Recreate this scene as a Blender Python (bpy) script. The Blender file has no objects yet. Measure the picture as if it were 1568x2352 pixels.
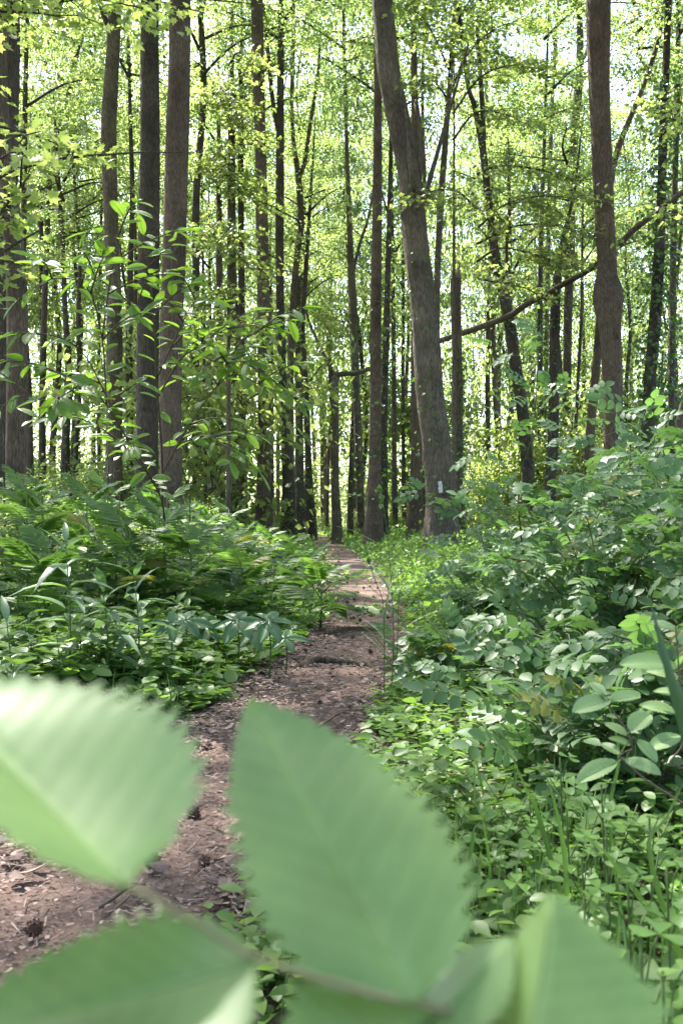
import bpy, math, random
import numpy as np
from mathutils import Vector, Matrix

random.seed(7)
RNG = np.random.default_rng(7)
SC = bpy.context.scene
COL = SC.collection
R = math.radians

# ------------------------------------------------------------------ camera
CH, HZ, FP = 0.80, 1195.0, 2287.0        # eye height, horizon row and focal length on a 1568 x 2352 picture
cam_d = bpy.data.cameras.new('camera')
cam = bpy.data.objects.new('camera', cam_d)
COL.objects.link(cam)
cam.location = (0, 0, CH)
cam.rotation_euler = (R(90), 0, 0)
cam_d.sensor_fit = 'VERTICAL'
cam_d.sensor_height = 36
cam_d.sensor_width = 24
cam_d.lens = 35
cam_d.shift_y = 19 / 2352
cam_d.clip_start = 0.01
cam_d.clip_end = 600
cam_d.dof.use_dof = True
cam_d.dof.focus_distance = 7.0
cam_d.dof.aperture_fstop = 12
SC.camera = cam

# ------------------------------------------------------------------ sky, sun, exposure
SUN_AZ, SUN_EL = R(-36), R(56)           # left of straight ahead, high
world = bpy.data.worlds.new('World')
SC.world = world
world.use_nodes = True
wn = world.node_tree
wn.nodes.clear()
sky = wn.nodes.new('ShaderNodeTexSky')
sky.sky_type = 'NISHITA'
sky.sun_disc = False
sky.sun_elevation = SUN_EL
sky.sun_rotation = SUN_AZ
sky.dust_density = 2.0
bg = wn.nodes.new('ShaderNodeBackground')
bg.inputs['Strength'].default_value = 0.13
wo = wn.nodes.new('ShaderNodeOutputWorld')
wn.links.new(sky.outputs[0], bg.inputs[0])
wn.links.new(bg.outputs[0], wo.inputs[0])

SUNV = Vector((math.sin(SUN_AZ) * math.cos(SUN_EL), math.cos(SUN_AZ) * math.cos(SUN_EL), math.sin(SUN_EL)))
sun_d = bpy.data.lights.new('sun', 'SUN')
sun_d.energy = 5.0
sun_d.angle = R(0.53)
sun_d.color = (1.0, 0.955, 0.88)
sun = bpy.data.objects.new('sun', sun_d)
sun.rotation_euler = (-SUNV).to_track_quat('-Z', 'Y').to_euler()
COL.objects.link(sun)

SC.view_settings.view_transform = 'Standard'
SC.view_settings.look = 'None'
SC.view_settings.exposure = 2.6
SC.view_settings.gamma = 1
SC.view_settings.use_curve_mapping = False
cy = SC.cycles
cy.max_bounces = 4
cy.diffuse_bounces = 3
cy.glossy_bounces = 2
cy.transmission_bounces = 4
cy.transparent_max_bounces = 4
cy.caustics_reflective = False
cy.caustics_refractive = False
cy.sample_clamp_indirect = 6
cy.use_denoising = True
try:
    cy.denoiser = 'OPENIMAGEDENOISE'
    cy.denoising_input_passes = 'RGB_ALBEDO_NORMAL'
except Exception:
    pass

# ------------------------------------------------------------------ helpers: placing, meshes, leaves
def P(x, y, d):
    """A point of the place that stands d metres ahead, at column x and row y of the 1568 x 2352 picture."""
    return np.array([(x - 784) / FP * d, d, CH + (HZ - y) / FP * d])

def unit(v):
    v = np.asarray(v, float)
    n = np.linalg.norm(v, axis=-1, keepdims=True)
    return v / np.maximum(n, 1e-9)

def wobble(x, y, seed=0, n=6, base=1.0):
    r = np.random.default_rng(seed)
    out = 0
    for i in range(n):
        a = r.uniform(0, 2 * math.pi)
        f = base * (1.55 ** i)
        out = out + np.sin(x * f * math.cos(a) + y * f * math.sin(a) + r.uniform(0, 6.28)) / (1.35 ** i)
    return out / 2.2

class Geo:
    """Collects triangles and quads with a per-vertex tint, then becomes one mesh."""
    def __init__(self):
        self.v, self.f3, self.f4, self.t, self.m3, self.m4 = [], [], [], [], [], []
        self.n = 0
    def add(self, v, f3=None, f4=None, tint=0.5, mat=0):
        v = np.asarray(v, float).reshape(-1, 3)
        if f3 is not None and len(f3):
            f3 = np.asarray(f3, int).reshape(-1, 3)
            self.f3.append(f3 + self.n); self.m3.append(np.full(len(f3), mat))
        if f4 is not None and len(f4):
            f4 = np.asarray(f4, int).reshape(-1, 4)
            self.f4.append(f4 + self.n); self.m4.append(np.full(len(f4), mat))
        self.v.append(v)
        self.t.append(np.broadcast_to(np.asarray(tint, float), (len(v),)))
        self.n += len(v)
        return self
    def mesh(self, name, mats, smooth=True):
        me = bpy.data.meshes.new(name)
        V = np.concatenate(self.v)
        f3 = np.concatenate(self.f3) if self.f3 else np.zeros((0, 3), int)
        f4 = np.concatenate(self.f4) if self.f4 else np.zeros((0, 4), int)
        loops = np.concatenate([f3.ravel(), f4.ravel()]).astype(np.int32)
        starts = np.concatenate([np.arange(len(f3)) * 3, len(f3) * 3 + np.arange(len(f4)) * 4]).astype(np.int32)
        me.vertices.add(len(V)); me.vertices.foreach_set('co', V.astype(np.float32).ravel())
        me.loops.add(len(loops)); me.loops.foreach_set('vertex_index', loops)
        me.polygons.add(len(starts)); me.polygons.foreach_set('loop_start', starts)
        mi = np.concatenate((self.m3 or [np.zeros(0)]) + (self.m4 or [np.zeros(0)])).astype(np.int32)
        for m in mats: me.materials.append(m)
        me.polygons.foreach_set('material_index', mi)
        me.polygons.foreach_set('use_smooth', np.full(len(starts), smooth))
        at = me.attributes.new('tint', 'FLOAT', 'POINT')
        at.data.foreach_set('value', np.concatenate(self.t).astype(np.float32))
        me.update(calc_edges=True)
        me.validate()
        return me

def link(name, data, parent=None, loc=None, mw=None):
    o = bpy.data.objects.new(name, data)
    COL.objects.link(o)
    if parent is not None: o.parent = parent
    if loc is not None: o.location = loc
    if mw is not None: o.matrix_local = mw
    return o

def tag(o, label=None, cat=None, group=None, kind=None):
    if label: o['label'] = label
    if cat: o['category'] = cat
    if group: o['group'] = group
    if kind: o['kind'] = kind
    return o

def thing(name, label, cat, loc, group=None):
    o = link(name, None, loc=tuple(float(a) for a in loc))
    o.empty_display_size = 0.1
    return tag(o, label, cat, group)

def frames(d, n):
    y = unit(d); x = unit(np.cross(y, n)); z = np.cross(x, y)
    return x, y, z

def frame_matrix(pos, d, n, s=1.0):
    x, y, z = frames(np.asarray(d, float), np.asarray(n, float))
    m = Matrix.Identity(4)
    for i in range(3):
        m[i][0], m[i][1], m[i][2], m[i][3] = x[i] * s, y[i] * s, z[i] * s, pos[i]
    return m

def scatter(geo, tmpl, pos, d, n, size, tint, mat=0, wide=None):
    V, T = tmpl
    pos = np.asarray(pos, float); N = len(pos)
    if N == 0: return
    x, y, z = frames(d, n)
    s = np.broadcast_to(np.asarray(size, float), (N,))[:, None, None]
    w = 1.0 if wide is None else np.asarray(wide)[:, None, None]
    W = pos[:, None, :] + s * (V[None, :, 0:1] * x[:, None, :] * w + V[None, :, 1:2] * y[:, None, :] + V[None, :, 2:3] * z[:, None, :])
    F = (T[None] + (np.arange(N) * len(V))[:, None, None]).reshape(-1, 3)
    geo.add(W.reshape(-1, 3), f3=F, tint=np.repeat(np.broadcast_to(np.asarray(tint, float), (N,)), len(V)), mat=mat)

def smooth_path(pts, step):
    """Catmull-Rom through the rows of pts (any number of columns), resampled about every step metres."""
    p = np.asarray(pts, float)
    if len(p) == 2: p = np.vstack([p[0], (p[0] + p[1]) / 2, p[1]])
    q = np.vstack([2 * p[0] - p[1], p, 2 * p[-1] - p[-2]])
    out = []
    for i in range(1, len(q) - 2):
        L = np.linalg.norm(q[i + 1][:3] - q[i][:3])
        k = max(1, int(round(L / step)))
        for t in np.arange(k) / k:
            a, b, c, e = q[i - 1], q[i], q[i + 1], q[i + 2]
            out.append(0.5 * (2 * b + (c - a) * t + (2 * a - 5 * b + 4 * c - e) * t ** 2 + (3 * b - a - 3 * c + e) * t ** 3))
    out.append(p[-1])
    return np.array(out)

def tube(geo, pts, rad, n=8, rough=0.0, seed=0, cap=True, tint=0.5, mat=0, ridge=None):
    pts = np.asarray(pts, float); k = len(pts)
    rad = np.broadcast_to(np.asarray(rad, float), (k,))
    tan = unit(np.gradient(pts, axis=0))
    ref = np.array([1.0, 0.02, 0.0]) if abs(tan[0][0]) < 0.8 else np.array([0.0, 0.02, 1.0])
    U = []
    u = ref
    for i in range(k):
        u = u - tan[i] * np.dot(u, tan[i]); u = u / np.linalg.norm(u); U.append(u)
    U = np.array(U); W = np.cross(tan, U)
    a = np.arange(n) / n * 2 * math.pi
    rr = np.repeat(rad[:, None], n, 1)
    if rough:
        s = np.cumsum(np.r_[0, np.linalg.norm(np.diff(pts, axis=0), axis=1)])[:, None]
        rr = rr * (1 + rough * wobble(np.cos(a)[None] * 2.2 + s * 0.35, np.sin(a)[None] * 2.2 + s * 0.5, seed, 5, 1.1))
        if ridge:
            rr = rr * (1 + ridge * np.abs(np.sin(a[None] * n / 4.0 + 1.3 * wobble(s * 3.1, a[None] * 2, seed + 3, 4) * 1.4)) )
    V = pts[:, None] + rr[..., None] * (np.cos(a)[None, :, None] * U[:, None] + np.sin(a)[None, :, None] * W[:, None])
    i = np.arange(k - 1)[:, None] * n; j = np.arange(n)[None]; j2 = (j + 1) % n
    F = np.stack([i + j, i + j2, i + n + j2, i + n + j], -1).reshape(-1, 4)
    V = V.reshape(-1, 3)
    f3 = []
    if cap:
        V = np.vstack([V, pts[0], pts[-1]])
        b = k * n
        f3 = [[b, (q + 1) % n, q] for q in range(n)] + [[b + 1, (k - 1) * n + q, (k - 1) * n + (q + 1) % n] for q in range(n)]
    geo.add(V, f3=f3, f4=F, tint=tint, mat=mat)

# leaf outlines: base at the origin, tip towards +Y, upper face towards +Z, length 1
def t_rhomb(w=0.36):
    V = np.array([[0, 0, 0], [w, .45, .08], [0, 1, -.06], [-w, .45, .08]], float)
    return V, np.array([[0, 1, 2], [0, 2, 3]])

def t_blade(prof, fold=0.18, curl=0.12, waves=0.0):
    """prof: (t, half width) pairs; folded along the midrib and curled down to the tip."""
    k = len(prof)
    V, T = [], []
    for i, (t, w) in enumerate(prof):
        zc = -curl * t * t
        V += [[-w, t, zc + fold * w + waves * math.sin(t * 17)], [0, t, zc], [w, t, zc + fold * w + waves * math.sin(t * 15 + 1)]]
    for i in range(k - 1):
        a, b = 3 * i, 3 * i + 3
        for q in (0, 1):
            if i == k - 2 and prof[-1][1] == 0:
                T.append([a + q, a + q + 1, b + 1])
            elif i == 0 and prof[0][1] == 0:
                T.append([a + 1, b + q + 1, b + q])
            else:
                T += [[a + q, a + q + 1, b + q + 1], [a + q, b + q + 1, b + q]]
    return np.array(V, float), np.array(T)

OVATE = t_blade([(0, 0), (.12, .17), (.32, .29), (.55, .28), (.78, .16), (1, 0)], .25, .15)
ROUND = t_blade([(0, 0), (.15, .26), (.4, .38), (.7, .34), (.9, .17), (1, 0)], .2, .1)
LANCE = t_blade([(0, .015), (.15, .06), (.4, .085), (.7, .06), (1, 0)], .3, .45)
GRASS = t_blade([(0, .012), (.3, .014), (.6, .012), (.85, .007), (1, 0)], .5, .35)
RHOMB = t_rhomb()
def t_maple():
    half = [(.30, -.10), (.25, .10), (.60, .26), (.36, .40), (.42, .62), (.17, .58)]
    out = [(0, 0)] + half + [(0, 1.0)] + [(-x, y) for x, y in half[::-1]]
    V = [[0, .28, -.03]] + [[x, y, .14 * abs(x) - .12 * max(0, y - .3)] for x, y in out]
    n = len(out)
    return np.array(V, float), np.array([[0, 1 + i, 1 + (i + 1) % n] for i in range(n)])[:, [0, 1, 2]]
MAPLE = t_maple()

# ------------------------------------------------------------------ materials
def new_mat(name):
    m = bpy.data.materials.new(name); m.use_nodes = True
    nt = m.node_tree; nt.nodes.clear()
    out = nt.nodes.new('ShaderNodeOutputMaterial')
    return m, nt, out

def node(nt, kind, **kw):
    n = nt.nodes.new(kind)
    for k, v in kw.items():
        if k in n.inputs: n.inputs[k].default_value = v
        else: setattr(n, k, v)
    return n

def leaf_mat(name, dark, light, trans, t_amt=0.42, rough=0.38, spec=0.5, old=False):
    """Leaf: a glossy green upper side plus light that comes through the blade. tint runs from dark to light."""
    m, nt, out = new_mat(name)
    at = node(nt, 'ShaderNodeAttribute', attribute_name='tint')
    oi = node(nt, 'ShaderNodeObjectInfo')
    ad = node(nt, 'ShaderNodeMath', operation='MULTIPLY_ADD'); ad.inputs[1].default_value = 0.35
    nt.links.new(oi.outputs['Random'], ad.inputs[0]); nt.links.new(at.outputs['Fac'], ad.inputs[2])
    sb = node(nt, 'ShaderNodeMath', operation='SUBTRACT'); sb.inputs[1].default_value = 0.17; sb.use_clamp = True
    nt.links.new(ad.outputs[0], sb.inputs[0])
    mx = node(nt, 'ShaderNodeMix', data_type='RGBA')
    mx.inputs[6].default_value = (*dark, 1); mx.inputs[7].default_value = (*light, 1)
    nt.links.new(sb.outputs[0], mx.inputs[0])
    if old:
        gt = node(nt, 'ShaderNodeMath', operation='GREATER_THAN'); gt.inputs[1].default_value = 0.968
        nt.links.new(oi.outputs['Random'], gt.inputs[0])
        ml = node(nt, 'ShaderNodeMath', operation='MULTIPLY'); ml.inputs[1].default_value = 0.65; nt.links.new(gt.outputs[0], ml.inputs[0])
        my = node(nt, 'ShaderNodeMix', data_type='RGBA'); my.inputs[7].default_value = (0.24, 0.20, 0.05, 1)
        nt.links.new(ml.outputs[0], my.inputs[0]); nt.links.new(mx.outputs[2], my.inputs[6]); mx = my
    pb = node(nt, 'ShaderNodeBsdfPrincipled', Roughness=rough)
    pb.inputs['Specular IOR Level'].default_value = spec
    nt.links.new(mx.outputs[2], pb.inputs['Base Color'])
    tr = node(nt, 'ShaderNodeBsdfTranslucent')
    mt = node(nt, 'ShaderNodeMix', data_type='RGBA', blend_type='MULTIPLY')
    mt.inputs[0].default_value = 1.0
    mt.inputs[7].default_value = (*trans, 1)
    nt.links.new(mx.outputs[2], mt.inputs[6])
    nt.links.new(mt.outputs[2], tr.inputs['Color'])
    ms = node(nt, 'ShaderNodeMixShader'); ms.inputs[0].default_value = t_amt
    nt.links.new(pb.outputs[0], ms.inputs[1]); nt.links.new(tr.outputs[0], ms.inputs[2])
    nt.links.new(ms.outputs[0], out.inputs[0])
    return m

def bark_mat(name, c1, c2, scale=9.0, moss=0.25, bump=0.6):
    m, nt, out = new_mat(name)
    tc = node(nt, 'ShaderNodeTexCoord')
    mp = node(nt, 'ShaderNodeMapping'); mp.inputs['Scale'].default_value = (scale * 1.5, scale * 1.5, scale * 0.2)
    nt.links.new(tc.outputs['Object'], mp.inputs[0])
    n1 = node(nt, 'ShaderNodeTexNoise', Scale=2.2, Detail=6.0, Roughness=0.65, Distortion=0.6)
    nt.links.new(mp.outputs[0], n1.inputs['Vector'])
    vo = node(nt, 'ShaderNodeTexVoronoi', feature='DISTANCE_TO_EDGE', Scale=2.4)
    nt.links.new(mp.outputs[0], vo.inputs['Vector'])
    mm = node(nt, 'ShaderNodeMath', operation='MULTIPLY'); mm.use_clamp = True
    mul = node(nt, 'ShaderNodeMath', operation='MULTIPLY'); mul.inputs[1].default_value = 5.0; mul.use_clamp = True
    nt.links.new(vo.outputs['Distance'], mul.inputs[0])
    sft = node(nt, 'ShaderNodeMapRange'); sft.inputs[3].default_value = .55; nt.links.new(mul.outputs[0], sft.inputs[0]); mul = sft
    nt.links.new(n1.outputs['Fac'], mm.inputs[0]); nt.links.new(mul.outputs[0], mm.inputs[1])
    cr = node(nt, 'ShaderNodeValToRGB')
    cr.color_ramp.elements[0].position = 0.12; cr.color_ramp.elements[0].color = (*c1, 1)
    cr.color_ramp.elements[1].position = 0.62; cr.color_ramp.elements[1].color = (*c2, 1)
    nt.links.new(mm.outputs[0], cr.inputs[0])
    n2 = node(nt, 'ShaderNodeTexNoise', Scale=2.6, Detail=5.0, Roughness=0.6)
    nt.links.new(tc.outputs['Object'], n2.inputs['Vector'])
    r2 = node(nt, 'ShaderNodeValToRGB')
    r2.color_ramp.elements[0].position = 0.56; r2.color_ramp.elements[0].color = (0, 0, 0, 1)
    r2.color_ramp.elements[1].position = 0.72; r2.color_ramp.elements[1].color = (moss, moss, moss, 1)
    nt.links.new(n2.outputs['Fac'], r2.inputs[0])
    mx = node(nt, 'ShaderNodeMix', data_type='RGBA'); mx.inputs[7].default_value = (0.085, 0.10, 0.055, 1)
    nt.links.new(r2.outputs[0], mx.inputs[0]); nt.links.new(cr.outputs[0], mx.inputs[6])
    n3 = node(nt, 'ShaderNodeTexNoise', Scale=1.1, Detail=5.0, Roughness=0.7)
    nt.links.new(tc.outputs['Object'], n3.inputs['Vector'])
    r3 = node(nt, 'ShaderNodeMapRange'); r3.inputs[1].default_value = .35; r3.inputs[2].default_value = .68; r3.inputs[3].default_value = .6; r3.inputs[4].default_value = 1.45
    nt.links.new(n3.outputs['Fac'], r3.inputs[0])
    m3 = node(nt, 'ShaderNodeMix', data_type='RGBA', blend_type='MULTIPLY'); m3.inputs[0].default_value = 1
    nt.links.new(mx.outputs[2], m3.inputs[6]); nt.links.new(r3.outputs[0], m3.inputs[7]); mx = m3
    pb = node(nt, 'ShaderNodeBsdfPrincipled', Roughness=0.9)
    pb.inputs['Specular IOR Level'].default_value = 0.25
    nt.links.new(mx.outputs[2], pb.inputs['Base Color'])
    bp = node(nt, 'ShaderNodeBump', Strength=bump, Distance=0.06)
    nt.links.new(mm.outputs[0], bp.inputs['Height']); nt.links.new(bp.outputs[0], pb.inputs['Normal'])
    nt.links.new(pb.outputs[0], out.inputs[0])
    return m

def soil_mat(name, cols, scale=3.0, bump=0.5, dist=0.02):
    m, nt, out = new_mat(name)
    tc = node(nt, 'ShaderNodeTexCoord')
    n1 = node(nt, 'ShaderNodeTexNoise', Scale=scale, Detail=8.0, Roughness=0.7)
    n2 = node(nt, 'ShaderNodeTexNoise', Scale=scale * 14, Detail=6.0, Roughness=0.75)
    vo = node(nt, 'ShaderNodeTexVoronoi', Scale=scale * 16)
    for n in (n1, n2, vo): nt.links.new(tc.outputs['Object'], n.inputs['Vector'])
    mix = node(nt, 'ShaderNodeMath', operation='MULTIPLY_ADD'); mix.inputs[1].default_value = 0.55
    nt.links.new(n2.outputs['Fac'], mix.inputs[0])
    h = node(nt, 'ShaderNodeMath', operation='MULTIPLY'); h.inputs[1].default_value = 0.45
    nt.links.new(n1.outputs['Fac'], h.inputs[0]); nt.links.new(h.outputs[0], mix.inputs[2])
    cr = node(nt, 'ShaderNodeValToRGB')
    el = cr.color_ramp.elements
    el[0].position, el[0].color = 0.30, (*cols[0], 1)
    el[1].position, el[1].color = 0.72, (*cols[2], 1)
    e = el.new(0.5); e.color = (*cols[1], 1)
    nt.links.new(mix.outputs[0], cr.inputs[0])
    mx = node(nt, 'ShaderNodeMix', data_type='RGBA', blend_type='MULTIPLY'); mx.inputs[0].default_value = 0.35
    nt.links.new(cr.outputs[0], mx.inputs[6]); nt.links.new(vo.outputs['Distance'], mx.inputs[7])
    pb = node(nt, 'ShaderNodeBsdfPrincipled', Roughness=0.95)
    pb.inputs['Specular IOR Level'].default_value = 0.2
    nt.links.new(mx.outputs[2], pb.inputs['Base Color'])
    bp = node(nt, 'ShaderNodeBump', Strength=bump, Distance=dist)
    nt.links.new(mix.outputs[0], bp.inputs['Height']); nt.links.new(bp.outputs[0], pb.inputs['Normal'])
    nt.links.new(pb.outputs[0], out.inputs[0])
    return m

def tint_mat(name, cols, rough=0.85, spec=0.25):
    """Plain matter whose colour runs along cols with the tint of each piece."""
    m, nt, out = new_mat(name)
    at = node(nt, 'ShaderNodeAttribute', attribute_name='tint')
    cr = node(nt, 'ShaderNodeValToRGB')
    el = cr.color_ramp.elements
    el[0].position, el[0].color = 0.0, (*cols[0], 1)
    el[1].position, el[1].color = 1.0, (*cols[-1], 1)
    for i, c in enumerate(cols[1:-1], 1):
        e = el.new(i / (len(cols) - 1)); e.color = (*c, 1)
    nt.links.new(at.outputs['Fac'], cr.inputs[0])
    tc = node(nt, 'ShaderNodeTexCoord')
    ns = node(nt, 'ShaderNodeTexNoise', Scale=60.0, Detail=4.0)
    nt.links.new(tc.outputs['Object'], ns.inputs['Vector'])
    mr = node(nt, 'ShaderNodeMapRange'); mr.inputs[3].default_value = 0.65; mr.inputs[4].default_value = 1.25
    nt.links.new(ns.outputs['Fac'], mr.inputs[0])
    mx = node(nt, 'ShaderNodeMix', data_type='RGBA', blend_type='MULTIPLY'); mx.inputs[0].default_value = 1
    nt.links.new(cr.outputs[0], mx.inputs[6]); nt.links.new(mr.outputs[0], mx.inputs[7])
    pb = node(nt, 'ShaderNodeBsdfPrincipled', Roughness=rough)
    pb.inputs['Specular IOR Level'].default_value = spec
    nt.links.new(mx.outputs[2], pb.inputs['Base Color'])
    nt.links.new(pb.outputs[0], out.inputs[0])
    return m

M = {}
M['canopy'] = leaf_mat('canopy_leaf', (0.05, 0.082, 0.026), (0.165, 0.20, 0.075), (2.8, 2.9, 2.1), 0.60, 0.42)
M['maple'] = leaf_mat('maple_leaf', (0.065, 0.105, 0.028), (0.165, 0.20, 0.068), (2.6, 2.6, 1.8), 0.57, 0.42)
M['fern'] = leaf_mat('fern_leaf', (0.045, 0.095, 0.025), (0.125, 0.19, 0.052), (2.2, 2.4, 1.3), 0.42, 0.5, 0.3, old=True)
M['herb'] = leaf_mat('herb_leaf', (0.055, 0.115, 0.028), (0.135, 0.215, 0.05), (2.2, 2.3, 1.3), 0.40, 0.45, 0.35)
M['rose'] = leaf_mat('rose_leaf', (0.045, 0.092, 0.038), (0.115, 0.190, 0.075), (2.0, 2.2, 1.1), 0.36, 0.46, 0.34, old=True)
M['elm'] = leaf_mat('elm_leaf', (0.055, 0.115, 0.024), (0.13, 0.20, 0.038), (2.4, 2.5, 1.2), 0.50, 0.40, 0.40)
M['stalk'] = leaf_mat('stalk_leaf', (0.06, 0.115, 0.06), (0.12, 0.19, 0.095), (2.0, 2.2, 1.0), 0.3, 0.36)
M['palmate'] = leaf_mat('palmate_leaf', (0.038, 0.095, 0.038), (0.085, 0.16, 0.06), (1.8, 2.2, 1.0), 0.28, 0.42, 0.4)
M['clover'] = leaf_mat('clover_leaf', (0.08, 0.17, 0.03), (0.14, 0.25, 0.05), (2.0, 2.1, 1.2), 0.4, 0.45)
M['bramble'] = leaf_mat('bramble_leaf', (0.14, 0.23, 0.08), (0.25, 0.35, 0.15), (1.7, 1.7, 1.0), 0.35, 0.5)
M['grass'] = leaf_mat('grass_leaf', (0.05, 0.10, 0.03), (0.13, 0.21, 0.05), (2.0, 2.2, 1.2), 0.35, 0.35)
M['blade'] = leaf_mat('broad_blade', (0.025, 0.06, 0.028), (0.05, 0.10, 0.045), (2.0, 2.2, 1.0), 0.25, 0.4)
M['ivy'] = leaf_mat('ivy_leaf', (0.03, 0.07, 0.015), (0.07, 0.12, 0.025), (2.2, 2.4, 1.2), 0.35, 0.35)
M['bark_brown'] = bark_mat('bark_brown', (0.030, 0.022, 0.016), (0.225, 0.166, 0.118), 12, 0.2, 1.0)
M['bark_dark'] = bark_mat('bark_dark', (0.018, 0.015, 0.011), (0.135, 0.110, 0.084), 10, 0.35, 1.0)
M['bark_grey'] = bark_mat('bark_grey', (0.034, 0.027, 0.019), (0.200, 0.162, 0.116), 9, 0.4, 0.9)
M['stem'] = tint_mat('green_stem', [(0.05, 0.085, 0.02), (0.10, 0.15, 0.04)], 0.6)
M['cane'] = tint_mat('cane_stem', [(0.05, 0.06, 0.02), (0.10, 0.12, 0.04)], 0.6)
M['twig'] = tint_mat('twig_bark', [(0.05, 0.035, 0.025), (0.13, 0.09, 0.065), (0.28, 0.21, 0.17)])
M['near_stem'] = tint_mat('near_stem', [(0.16, 0.15, 0.07), (0.30, 0.25, 0.13)], .6)
M['litter'] = tint_mat('litter_chip', [(0.028, 0.019, 0.015), (0.11, 0.073, 0.061), (0.20, 0.138, 0.118), (0.34, 0.25, 0.21)])
M['cone'] = tint_mat('cone_scale', [(0.05, 0.027, 0.02), (0.19, 0.10, 0.075)])
M['ground'] = soil_mat('forest_soil', [(0.035, 0.026, 0.018), (0.09, 0.066, 0.046), (0.16, 0.12, 0.085)], 2.0)
M['path'] = soil_mat('path_soil', [(0.05, 0.033, 0.026), (0.150, 0.098, 0.080), (0.28, 0.194, 0.165)], 2.6, 1.0)
M['wood'] = bark_mat('bare_wood', (0.10, 0.07, 0.05), (0.32, 0.23, 0.16), 12, 0.1)
M['paint'] = tint_mat('blaze_paint', [(0.4, 0.4, 0.37), (0.62, 0.62, 0.59)], 0.7)

# ------------------------------------------------------------------ ground and path
PC = np.array([[-1.3, 0.2], [-0.95, 1.0], [-.58, 1.86], [-.52, 2.28], [-.37, 2.8], [-.23, 3.63], [-.126, 4.52], [.08, 6], [.27, 8.9], [.2, 13.6],
               [0, 21.5], [-.46, 33], [-1.1, 46], [-4, 60], [-10, 74]])
PHW = np.array([.40, .42, .42, .40, .38, .36, .36, .40, .38, .38, .43, .5, .5, .5, .5])
def path_x(y): return np.interp(y, PC[:, 1], PC[:, 0])
def path_w(y): return np.interp(y, PC[:, 1], PHW)
def path_dist(x, y): return np.abs(np.asarray(x) - path_x(y))
def ground_z(x, y):
    x = np.asarray(x, float); y = np.asarray(y, float)
    k = np.clip((path_dist(x, y) - 1.0) / 2.0, 0, 1)
    k = np.where(y > 78, 1.0, k)
    return k * (0.05 * wobble(x, y, 11, 5, 0.35) + 0.03)

def axis_cells(lo, hi, near, far):
    a = [0.0]; s = near
    while a[-1] < hi: a.append(a[-1] + s); s = min(far, s * 1.09)
    b = [0.0]; s = near
    while b[-1] > lo: b.append(b[-1] - s); s = min(far, s * 1.09)
    return np.array(b[::-1][:-1] + a)
gx, gy = axis_cells(-220, 220, .12, 9), axis_cells(-120, 330, .2, 9)
GX, GY = np.meshgrid(gx, gy)
GV = np.stack([GX, GY, ground_z(GX, GY) - 0.004], -1).reshape(-1, 3)
w_ = len(gx)
ii = (np.arange(len(gy) - 1)[:, None] * w_ + np.arange(w_ - 1)[None]).ravel()
tag(link('ground', Geo().add(GV, f4=np.stack([ii, ii + 1, ii + 1 + w_, ii + w_], -1)).mesh('ground', [M['ground']])), kind='structure',
    label='dark leaf mould of the forest floor under the plants')
ys = np.concatenate([np.arange(-1.0, 14, .09), np.arange(14, 74, .5)])
cols = np.linspace(-1, 1, 15)
pv = []
cx_s = smooth_path(np.c_[PC, np.zeros(len(PC))], .3)
for y in ys:
    cx = np.interp(y, cx_s[:, 1], cx_s[:, 0]); hw = path_w(y)
    for c in cols:
        e = 1 + .22 * wobble(np.array(y * 2.2), np.array(3.0 * np.sign(c)), 5, 5)
        x = cx + c * hw * e
        pv.append([x, y, 0.010 + 0.012 * wobble(np.array(x * 5), np.array(y * 5), 9, 5) * (1 - c * c) - 0.018 * (abs(c) ** 6)])
pv = np.array(pv); nc = len(cols)
ii = (np.arange(len(ys) - 1)[:, None] * nc + np.arange(nc - 1)[None]).ravel()
tag(link('path', Geo().add(pv, f4=np.stack([ii, ii + 1, ii + 1 + nc, ii + nc], -1)).mesh('path', [M['path']])), kind='structure',
    label='narrow reddish brown dirt footpath winding away between the plants')

# ------------------------------------------------------------------ trees
SUN = np.array(SUNV)
def crown_geo(seed, nl=24, nsp=11, nlf=52, Rr=3.6, H=12.0, leaf=0.12, flat=.13):
    r = np.random.default_rng(seed)
    g = Geo(); limbs = []
    for i in range(nl):
        t = (i + r.uniform(0, 1)) / nl
        az = i * 2.4 + r.uniform(-.4, .4)
        prof = max(.25, math.sin(math.pi * (0.16 + 0.76 * t)) ** .7)
        L = Rr * prof * r.uniform(.65, 1.15)
        z0 = t * (H - 1.5)
        rise = L * r.uniform(.25, .75)
        pts = np.array([[0, 0, z0], [math.cos(az) * L * .45, math.sin(az) * L * .45, z0 + rise * .6],
                        [math.cos(az + .15) * L, math.sin(az + .15) * L, z0 + rise]])
        limbs.append((L, pts))
        for s in range(nsp):
            f = r.uniform(.3, 1.08)
            c = (pts[0] * (1 - f) ** 2 + 2 * f * (1 - f) * pts[1] + f * f * pts[2]) + r.normal(0, 1, 3) * np.array([.55, .55, .38]) * (0.4 + .3 * L / 3)
            o_ = (pts[0] * (1 - f * .8) ** 2 + 2 * f * .8 * (1 - f * .8) * pts[1] + (f * .8) ** 2 * pts[2])
            tube(g, [o_, (o_ + c) / 2 + [0, 0, .06], c], [.012, .008, .004], 3, mat=1, cap=False)
            n = int(nlf * r.uniform(.5, 1.5))
            off = r.normal(0, 1, (n, 3)) * np.array([.32, .32, flat])
            pos = c + off
            nrm = np.array([0, 0, 1.0]) + r.normal(0, .55, (n, 3))
            d = unit(off * np.array([1, 1, .3]) + r.normal(0, .25, (n, 3))) + np.array([0, 0, -.55])
            scatter(g, RHOMB, pos, d, nrm, leaf * r.uniform(.7, 1.25, n), np.clip(r.uniform(.2, .8) + r.normal(0, .18, n), 0, 1), wide=r.uniform(.9, 1.4, n))
    return g, limbs

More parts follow.
